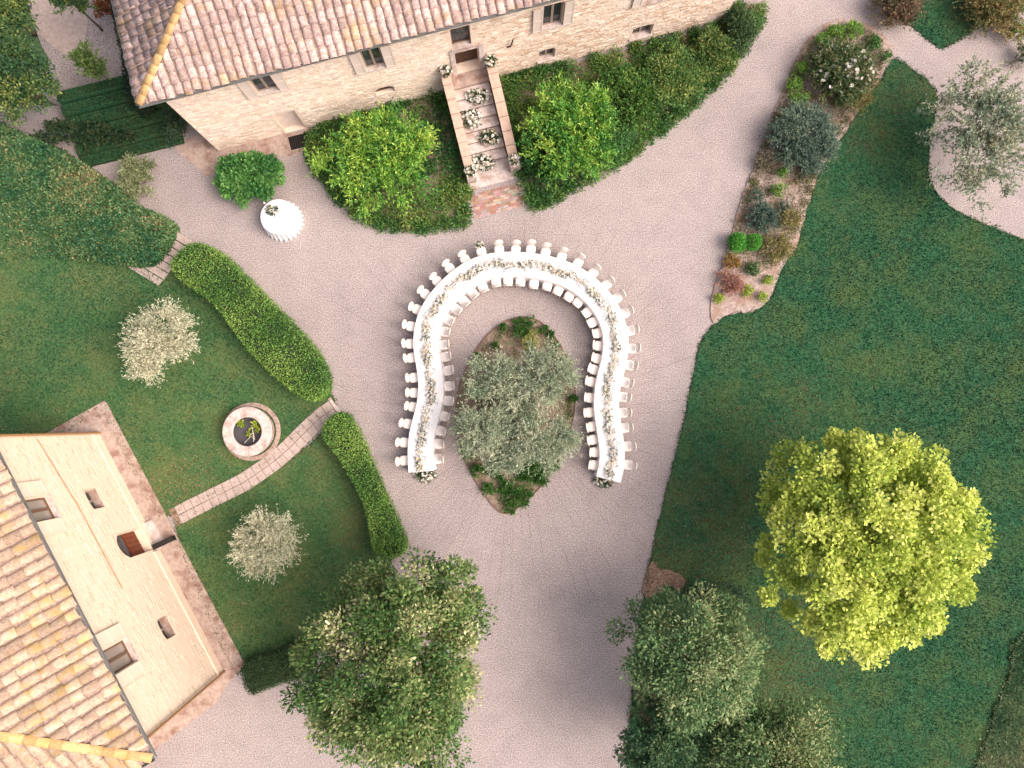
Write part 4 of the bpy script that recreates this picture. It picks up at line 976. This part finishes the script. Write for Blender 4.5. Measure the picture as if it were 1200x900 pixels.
hedge('clipped_hedge', 'long clipped green hedge between the gravel court and the well lawn', [(199, 312), (208, 296), (228, 284), (258, 297), (300, 338), (345, 384), (372, 418), (381, 446), (374, 464), (356, 466), (334, 452), (308, 428), (284, 402), (260, 368), (238, 345), (214, 330)], 1.25, 26000, .07, .05, HG, 3)
hedge('clipped_hedge', 'clipped green hedge along the gravel below the paved garden path', [(378, 500), (390, 487), (405, 487), (420, 512), (440, 556), (464, 612), (474, 645), (452, 655), (436, 640), (430, 605), (416, 570), (396, 536), (380, 515)], 1.1, 16000, .07, .05, HG, 5)
hedge('clipped_hedge', 'short dark clipped hedge at the gravel corner under the evergreen tree', [(283, 779), (318, 767), (345, 757), (362, 780), (348, 796), (318, 806), (291, 814)], .75, 7000, .06, .04, [lin(34, 56, 34), lin(58, 84, 48), lin(90, 110, 64)], 7)
hedge('hedge', 'dark narrow hedge running along the end of the farmhouse', [(122, -40), (140, -40), (150, 40), (166, 108), (168, 118), (150, 122), (140, 60)], 1.5, 9000, .08, .05, [lin(24, 44, 30), lin(42, 62, 42), lin(60, 76, 50)], 9)
# ivy bank: rises from the lawn to an edge above the gravel
bank_px = [(-160, 60), (-40, 128), (36, 162), (70, 178), (102, 196), (130, 216), (155, 238), (180, 250), (196, 258), (198, 268), (190, 288), (170, 306), (140, 306), (90, 300), (20, 296), (-160, 290)]
bk_poly = spline(PP(bank_px, 0.9), 3)
edge = spline(PP([(-160, 60), (-40, 128), (36, 162), (102, 196), (155, 238), (196, 258), (198, 268), (190, 288)], 0.9), 6)[:-6]
def bank_h(p):
    dm = np.min(np.linalg.norm(p[:, None] - edge[None], axis=2), axis=1); return 1.15 * np.clip(1 - dm / 4.2, 0, 1) ** .8
bc_ = bk_poly.mean(0); bt = thing('ivy_bank', 'broad bank of dark creeping ground cover above the gravel and garden steps', 'ground cover', (*bc_, 0))
gx = np.arange(bk_poly[:, 0].min(), bk_poly[:, 0].max(), .3); gy = np.arange(bk_poly[:, 1].min(), bk_poly[:, 1].max(), .3)
GX, GY = np.meshgrid(gx, gy); gpts = np.c_[GX.ravel(), GY.ravel()]; ins = inside(gpts, bk_poly).reshape(GX.shape); hz = bank_h(gpts).reshape(GX.shape)
b = MB(); idx = -np.ones(GX.shape, int); vv = []
for i in range(GX.shape[0]):
    for j in range(GX.shape[1]):
        if ins[i, j]: idx[i, j] = len(vv); vv.append((GX[i, j] - bc_[0], GY[i, j] - bc_[1], hz[i, j] + .02))
ff = [(idx[i, j], idx[i, j + 1], idx[i + 1, j + 1], idx[i + 1, j]) for i in range(GX.shape[0] - 1) for j in range(GX.shape[1] - 1) if min(idx[i, j], idx[i, j + 1], idx[i + 1, j + 1], idx[i + 1, j]) >= 0]
b.add(vv, ff)
bz = np.c_[bk_poly - bc_, bank_h(bk_poly)]
b.loft([[(x * .99, y * .99, -.02) for x, y, z in bz], [(x * .985, y * .985, z) for x, y, z in bz]], False, False); b.obj('soil_mound', M['lawn_l'], bt)
p = sample_poly(bk_poly, 110000); dme = np.min(np.linalg.norm(p[:, None] - edge[None, ::3], axis=2), axis=1); p = p[rng.random(len(p)) < np.clip(1.25 - dme / 4.4, .04, 1)]; p = p[np.array([seen(x, y, 1, 15) for x, y in p])]; nn_ = len(p)
C = np.c_[p - bc_, bank_h(p) + .03 + .10 * rng.random(nn_)]
e_i = rng.integers(0, len(bk_poly), 9000); fr = rng.random((9000, 1)); es = bk_poly[e_i] * (1 - fr) + bk_poly[(e_i + 1) % len(bk_poly)] * fr
C = np.concatenate([C, np.c_[es - bc_, bank_h(es) * rng.random(9000)]]); nn_ = len(C)
tt = .42 + .16 * patches(C, 77) + rng.normal(size=nn_) * .22
link('foliage', np_mesh('foliage', *leaves(C, rng.normal(size=(nn_, 3)) + UP * .3, UP + rng.normal(size=(nn_, 3)) * .6, .12 * rng.uniform(.6, 1.4, nn_), .08, pal(nn_, [lin(42, 90, 62), lin(64, 108, 70), lin(88, 122, 76), lin(118, 134, 86), lin(150, 134, 98)], tt)), M['leaf']), bt, kind='stuff')

# grass terraces beside the farmhouse end
gt_ = link('grass_terrace', None, None, kind='structure')
ta, tb = P(162, 181), P(214, 168); ua = unit((tb - ta)[None])[0]; ub = np.array([-ua[1], ua[0]])
qq = [ta - ua * 2.65 - ub * .04, ta + ua * 2.2 - ub * .04, ta + ua * 2.2 + ub * 3.35, ta - ua * 2.65 + ub * 3.35]
slab('terrace_soil', qq, -.05, .05, M['hedgecore'], gt_, .02)
for k in range(6):
    o0 = ta - ua * 2.6 + ub * (k * .56); q = [o0, o0 + ua * 4.75, o0 + ua * 4.75 + ub * .47, o0 + ub * .47]
    slab('terrace_step', q, -.05, .10 + .16 * k, M['lawn_r'], gt_, .03)
    pts = np.array([q[0] + (q[1] - q[0]) * a_ + (q[3] - q[0]) * b_ for a_, b_ in rng.random((2200, 2)) * np.array([1, .86])]); n_ = len(pts)
    link('grass', np_mesh('grass', *leaves(np.c_[pts, np.full(n_, .09 + .16 * k)], rng.normal(size=(n_, 3)) * .7 + UP, rng.normal(size=(n_, 3)), .10, .03, pal(n_, [lin(30, 62, 44), lin(52, 88, 58), lin(84, 104, 66)])), M['leaf']), gt_, kind='stuff')

# shrubs by the farmhouse
def bed_fill(label, poly, n_cl, cr, h, n_leaf, L, W, colors, seed):
    r = np.random.default_rng(seed); c = poly.mean(0); lo, hi = poly.min(0), poly.max(0)
    k = lo + r.random((n_cl * 5, 2)) * (hi - lo); k = (k[inside(k, poly)])[:n_cl]; hh = h * r.uniform(.35, 1.0, len(k)); kt = np.clip(.5 + .25 * patches(k, seed) + r.normal(size=len(k)) * .15, 0, 1)
    i = r.integers(0, len(k), n_leaf); off = unit(r.normal(size=(n_leaf, 3))); off[:, 2] = abs(off[:, 2]); u = r.random(n_leaf) ** .4
    rim = r.integers(0, len(poly), n_cl // 2); k = np.concatenate([k, c + (poly[rim] - c) * r.uniform(.93, 1.0, (len(rim), 1))]); hh = np.concatenate([hh, h * r.uniform(.2, .5, len(rim))]); kt = np.concatenate([kt, r.random(len(rim))])
    i = r.integers(0, len(k), n_leaf)
    C = np.c_[k[i] - c, np.zeros(n_leaf)] + off * u[:, None] * np.c_[np.full(n_leaf, cr), np.full(n_leaf, cr), hh[i]] * r.uniform(.7, 1.2, (n_leaf, 1))
    D = off * .7 + r.normal(size=(n_leaf, 3)) * .55 + UP * .2; N = off * .5 + UP * .6 + r.normal(size=(n_leaf, 3)) * .4
    link('ground_cover', np_mesh('ground_cover', *leaves(C, D, N, L * r.uniform(.6, 1.4, n_leaf), W, pal(n_leaf, colors, .6 * kt[i] + .4 * r.random(n_leaf), .16)), M['leaf']), None, label, 'ground cover', None, 'stuff', loc=(*c, .03))
bed_fill('mixed dark green ground planting filling the bed on the niche side of the stairs', SB1, 220, .38, .85, 32000, .12, .06, [lin(34, 74, 44), lin(58, 106, 54), lin(94, 134, 62), lin(140, 142, 76)], 401)
bed_fill('mixed green ground planting filling the long bed along the farmhouse', SB2, 320, .38, .75, 46000, .12, .06, [lin(38, 78, 46), lin(64, 110, 54), lin(102, 138, 64), lin(146, 148, 84)], 403)
FE = [lin(42, 98, 48), lin(80, 140, 58), lin(146, 184, 74), lin(206, 212, 102)]
FD = [lin(38, 78, 44), lin(62, 108, 54), lin(96, 136, 64)]
plant('shrub', 'tall feathery yellow-green shrub beside the niche side of the stairs', 'shrub', (450, 184), 1.25, (2.75, 2.5, 1.05), 150, .42, 38000, .14, .05, FE, 'twig', 91, twig=.75, up=.8, shell=.2, mat='glossleaf', trunk=None)
plant('shrub', 'tall feathery yellow-green shrub on the far side of the stairs', 'shrub', (668, 150), 1.35, (2.3, 2.5, 1.05), 120, .42, 32000, .14, .05, FE, 'twig', 93, twig=.75, up=.8, shell=.2, mat='glossleaf')
for k, (px, R, n_, cols, lab) in enumerate((((640, 185), (1.25, 1.7, .6), 11000, FD, 'dark low shrub hugging the stairs beside the long bed'),
                                         ((700, 165), (1.4, 1.4, .6), 10000, FD + [lin(112, 138, 64)], 'low mixed green shrub at the foot of the feathery one'),
                                         ((735, 115), (1.6, 1.5, .75), 13000, [lin(48, 90, 46), lin(84, 124, 58), lin(136, 160, 74)], 'bushy green shrub under the low window with two panes'),
                                         ((790, 92), (1.4, 1.35, .65), 11000, [lin(56, 96, 50), lin(94, 128, 64), lin(152, 156, 82)], 'olive green shrub in the middle of the long farmhouse bed'),
                                         ((832, 62), (1.1, 1.2, .55), 8500, [lin(54, 94, 54), lin(98, 126, 66), lin(160, 150, 82)], 'low shrub with yellowing leaves towards the house corner'),
                                         ((866, 32), (.6, 1.1, .5), 5000, [lin(48, 78, 46), lin(84, 106, 62)], 'narrow green shrub at the farmhouse corner by the drive'))):
    plant('shrub', lab, 'shrub', px, .6, R, 110, .34, n_, .12, .06, cols, 'ball' if k % 2 else 'twig', 100 + k, shell=.3, low=-.2, twig=.5, up=.7)
plant('hydrangea', 'round leafy green bush in front of the farmhouse corner', 'shrub', (290, 209), .6, (1.55, 1.0, .5), 90, .30, 15000, .15, .10, [lin(36, 82, 42), lin(58, 112, 54), lin(96, 146, 76), lin(124, 166, 92)], 'ball', 111, shell=.45, low=-.15, lob=.1, jit=.14)
plant('shrub', 'small silvery green shrub at the foot of the ivy bank by the gravel', 'shrub', (164, 208), .5, (.95, 1.0, .6), 40, .25, 6500, .11, .045, [lin(92, 108, 74), lin(136, 146, 104), lin(172, 176, 136)], 'twig', 113, twig=.45)
# trees of the far corner by the terrace
DK = [lin(30, 62, 44), lin(54, 88, 56), lin(92, 118, 62), lin(150, 150, 80)]
plant('bay_tree', 'dark mixed green tree hanging over the edge of the paved terrace', 'tree', (18, 92), 2.3, (1.35, 1.75, 1.4), 110, .42, 15000, .14, .07, DK, 'ball', 121, base=P(50, 120), trunk=(.12, 1.2, 14), shell=.4, lob=.25)
plant('bay_tree', 'dark green tree at the far end of the terrace paving', 'tree', (4, 12), 2.6, (1.0, 1.4, 1.3), 70, .4, 9000, .14, .07, DK, 'ball', 123, base=P(40, 40), trunk=(.1, 1.2, 12), shell=.4, lob=.25)
plant('fruit_tree', 'small thin fruit tree with a leaning trunk on the terrace gravel', 'tree', (108, 74), 2.1, (.72, .8, .6), 34, .28, 3000, .12, .06, [lin(60, 88, 48), lin(100, 126, 66), lin(140, 156, 90)], 'twig', 125, base=P(137, 104), trunk=(.05, 1.2, 10), twig=.4, shell=.2)
plant('fruit_tree', 'small thin fruit tree beside the farmhouse end hedge', 'tree', (86, 2), 2.3, (.9, .7, .6), 34, .28, 3200, .12, .06, DK, 'twig', 127, base=P(120, 36), trunk=(.05, 1.2, 10), twig=.4, shell=.2)
plant('shrub', 'russet leaved shrub between the terrace and the farmhouse', 'shrub', (126, 12), .9, (.5, .7, .5), 22, .25, 1800, .10, .05, [lin(120, 66, 44), lin(150, 92, 60), lin(80, 76, 50)], 'twig', 129, twig=.35)
plant('shrub', 'dark low shrub row along the trench behind the ivy bank', 'shrub', (88, 160), .5, (2.6, .7, .5), 60, .3, 7000, .11, .05, [lin(30, 54, 38), lin(52, 76, 48), lin(92, 96, 60)], 'twig', 131, twig=.4)
plant('shrub', 'dark leafy shrub at the end of the grass terrace by the house corner', 'shrub', (207, 145), .8, (.45, 1.0, .6), 24, .25, 2600, .10, .05, [lin(34, 58, 44), lin(58, 82, 58), lin(96, 106, 74)], 'ball', 133)

# flower bed beside the drive
BU = spline(PP([(852, 312), (860, 275), (872, 238), (884, 205), (895, 172), (910, 135), (922, 106), (934, 78), (950, 52), (975, 36), (1010, 36), (1036, 62), (1020, 100), (994, 142), (966, 182), (948, 225), (932, 270), (915, 300), (890, 318)]), 3)
bed_fill('sparse grey-brown creeping plants between the shrubs of the flower bed', BU, 420, .24, .26, 19000, .09, .038, [lin(78, 98, 64), lin(116, 120, 80), lin(152, 136, 108), lin(110, 132, 92), lin(172, 150, 128)], 405)
LIME = [lin(66, 114, 44), lin(104, 146, 58), lin(146, 176, 80)]
BOX = [lin(52, 116, 40), lin(82, 156, 54), lin(112, 180, 74)]
BLUE = [lin(56, 84, 74), lin(88, 112, 98), lin(120, 140, 122)]
MIXF = [lin(96, 108, 60), lin(140, 136, 84), lin(182, 160, 110)]
RED = [lin(132, 92, 78), lin(170, 124, 108), lin(196, 158, 140)]
def small(px, rpx, h, cols, name, lab, style='ball', seed=0, nl=900, L=.07, W=.045, group=None, **kw):
    R = rpx / 26.3 * (1.22 if style == 'twig' else 1.0); n_ = int(max(260, nl * (R / .4) ** 2))
    return plant(name, lab, 'plant' if name != 'box_ball' else 'shrub', px, h * .5, (R * .92, R * .92, h * .55), kw.pop('ncl', int(24 + 50 * R)), max(.07, R * .26), n_, L, W, cols, style, seed, group=group, low=-.3, twig=kw.pop('twig', R * .55), **kw)
lg = 'lime green mounds of the flower bed'
for k, (a_, b_, r_, lab) in enumerate(((978, 38, 10, 'lime green mound at the rounded tip of the flower bed'), (998, 37, 13, 'largest lime green mound at the rounded tip of the flower bed'), (962, 48, 9, 'olive lime mound at the drive side of the bed tip'),
                                     (938, 82, 9, 'pale lime mound on the drive edge beside the white rose'), (930, 100, 11, 'lime green mound on the drive edge beside the rose stems'), (936, 118, 12, 'leafy lime mound between white rose and blue-green shrub'),
                                     (1023, 53, 11, 'deep green mound at the path side of the bed tip'), (1037, 67, 7, 'small round green ball at the lawn corner of the bed'), (917, 204, 8, 'bright lime tuft below the blue-green shrub'), (911, 224, 8, 'lime green tuft in the middle of the flower bed'))):
    small((a_, b_), r_, .6, LIME if k not in (6, 7) else [lin(50, 92, 40), lin(78, 126, 54)], 'lime_mound', lab, 'ball', 200 + k)
for k, (a_, b_, r_, lab) in enumerate(((863.5, 285, 11, 'large clipped bright green box ball on the drive edge'), (882, 284, 9.5, 'smaller clipped green box ball behind the large one'))):
    small((a_, b_), r_, .75, BOX, 'box_ball', lab, 'ball', 220 + k, nl=3600, L=.05, W=.04, lob=.02, shell=.9, ncl=170)
for k, (a_, b_, lab) in enumerate(((899.5, 329, 'tiny yellow-green tuft on pale soil beside the lawn edge'), (875.5, 341, 'tiny yellow-green tuft beside the russet ground plant'), (893.5, 348, 'tiny yellow-green tuft near the rounded foot of the bed'), (843, 350, 'tiny yellow-green tuft at the drive edge of the bed foot'))):
    small((a_, b_), 6.5, .35, [lin(120, 150, 50), lin(170, 190, 76)], 'sedum_tuft', lab, 'ball', 230 + k)
small((940, 164), 38, 1.1, BLUE + [lin(150, 150, 120)], 'rosemary_shrub', 'large blue-green feathery shrub filling the bed beside the lawn', 'twig', 240, nl=1500, L=.13, W=.03, twig=.6)
small((898, 192), 14, .5, [lin(112, 112, 88), lin(150, 138, 116)], 'lavender', 'grey-brown lavender clump on the drive edge below the blue-green shrub', 'twig', 241, L=.1, W=.02)
small((886, 230), 8, .4, BLUE, 'lavender', 'small blue-grey clump near the drive edge', 'twig', 242, L=.09, W=.02)
small((919, 243), 7, .4, BLUE, 'lavender', 'small blue-green clump on the open pale soil', 'twig', 243, L=.09, W=.02)
small((893, 255), 18, .6, BLUE, 'lavender', 'broad blue-green clump above the box balls', 'twig', 244, L=.11, W=.03)
small((925, 260), 13, .45, MIXF, 'perennial', 'yellowish flowering perennial by the lawn edge', 'twig', 245, L=.09, W=.03)
small((910, 290), 17, .45, MIXF, 'perennial', 'straggling pale flowering perennial next to the box balls', 'twig', 246, L=.09, W=.03)
small((947, 204), 9, .4, [lin(108, 112, 70), lin(150, 144, 96)], 'perennial', 'olive coloured perennial under the blue-green shrub at the lawn edge', 'twig', 247, L=.09, W=.03)
small((857, 308), 9, .35, [lin(140, 112, 60), lin(172, 140, 84)], 'perennial', 'ochre perennial just below the large box ball', 'twig', 248, L=.09, W=.03)
small((854, 331), 15, .35, RED, 'heather', 'russet dry ground plant on the drive edge of the bed', 'twig', 249, L=.09, W=.03)
small((882, 317), 8, .45, [lin(56, 96, 50), lin(88, 124, 68)], 'perennial', 'compact green perennial above the pale soil', 'ball', 250)
small((985, 86), 38, 1.3, [lin(44, 76, 48), lin(72, 102, 62), lin(112, 122, 78), lin(150, 132, 100)], 'rose_bush', 'large rose bush with white blooms in the flower bed', 'twig', 251, nl=1100, L=.10, W=.05, twig=.5)
c = P(985, 86, 1.1); nn_ = 64; D = rng.random((nn_, 2)); rr_ = 1.3 * np.sqrt(D[:, 0]); an = D[:, 1] * 6.28
t = [o for o in bpy.data.objects if o.name.startswith('rose_bush')][0]
link('bloom_cluster', np_mesh('blooms', *blooms(np.c_[rr_ * np.cos(an), rr_ * np.sin(an), 1.35 - .35 * (rr_ / 1.3) ** 2 + rng.normal(size=nn_) * .05], rng.uniform(.06, .12, nn_), WHITE), M['petal']), t, kind='stuff')
small((988, 112), 9, .6, [lin(140, 72, 48), lin(172, 104, 72)], 'perennial', 'rust red perennial at the foot of the white rose', 'twig', 252)
small((1005, 118), 16, .5, MIXF, 'perennial', 'dry straw coloured perennial between rose and lawn', 'twig', 253, L=.1, W=.025)
# far right corner
small((1050, 10), 26, .9, [lin(64, 84, 58), lin(100, 96, 70), lin(140, 108, 88), lin(110, 124, 88)], 'shrub', 'reddish brown shrub at the path fork by the lawn corner', 'twig', 260, L=.1, W=.05)
small((1066, 20), 10, .6, [lin(50, 86, 58), lin(80, 112, 76)], 'shrub', 'small blue-green shrub beside the reddish one', 'ball', 261)
small((1165, 8), 34, 1.0, [lin(70, 96, 62), lin(116, 124, 78), lin(164, 136, 88), lin(98, 118, 86)], 'shrub', 'wide ochre and green shrub above the end of the gravel path', 'twig', 262, L=.1, W=.05)
small((1190, 38), 13, .7, [lin(60, 120, 56), lin(120, 140, 70), lin(190, 120, 60)], 'shrub', 'green shrub with orange flowers at the gravel path end', 'ball', 263)
small((1200, 66), 14, .6, [lin(150, 124, 70), lin(110, 120, 80), lin(90, 120, 110)], 'shrub', 'straw and blue-green shrub below the gravel path end', 'twig', 264)

# island ground plants
ip_ = [(320, 62, 9), (365, 62, 9), (318, 106, 10), (345, 98, 8), (425, 95, 6), (452, 120, 7), (476, 172, 8), (522, 236, 8), (526, 300, 6), (552, 388, 7), (330, 655, 15), (385, 690, 17), (345, 705, 14), (415, 720, 10), (275, 770, 13), (340, 800, 13), (283, 842, 9), (186, 772, 8), (462, 662, 9), (445, 640, 9), (100, 615, 8), (145, 690, 9), (240, 715, 8), (205, 690, 9), (300, 640, 12), (250, 85, 5), (215, 165, 6), (140, 205, 4)]
gi = 'green perennials planted on the island'
tops = sorted([q for q in ip_ if q[1] < 420], key=lambda q: math.hypot(q[0] - 320, q[1] - 40)); bots = sorted([q for q in ip_ if q[1] >= 420], key=lambda q: math.hypot(q[0] - 255, q[1] - 872))
for k, (a_, b_, r_) in enumerate(ip_):
    top = b_ < 420; rank = ORD[(tops if top else bots).index((a_, b_, r_))]
    small((520 + a_ / 3.6, 360 + b_ / 3.6), r_ * (.62 if top else .8), .3, [lin(40, 84, 38), lin(66, 112, 48), lin(110, 140, 70)], 'perennial', 'low green perennial on the island soil, %s nearest the %s' % (rank, 'rounded end' if top else 'pointed tip'), 'twig', 300 + k, L=.12, W=.04, group=gi + (' rounded end' if top else ' pointed end'), nl=700)
bed_fill('low weeds and creeping herbs scattered over the island soil', IS.mean(0) + (IS - IS.mean(0)) * .93, 230, .17, .10, 8500, .08, .035, [lin(60, 92, 50), lin(92, 116, 64), lin(128, 134, 84), lin(146, 124, 96)], 407)
small((622, 399), 12, .3, [lin(140, 150, 80), lin(176, 178, 110)], 'sedum_tuft', 'yellowish tuft on the island soil at the rounded end', 'ball', 340)
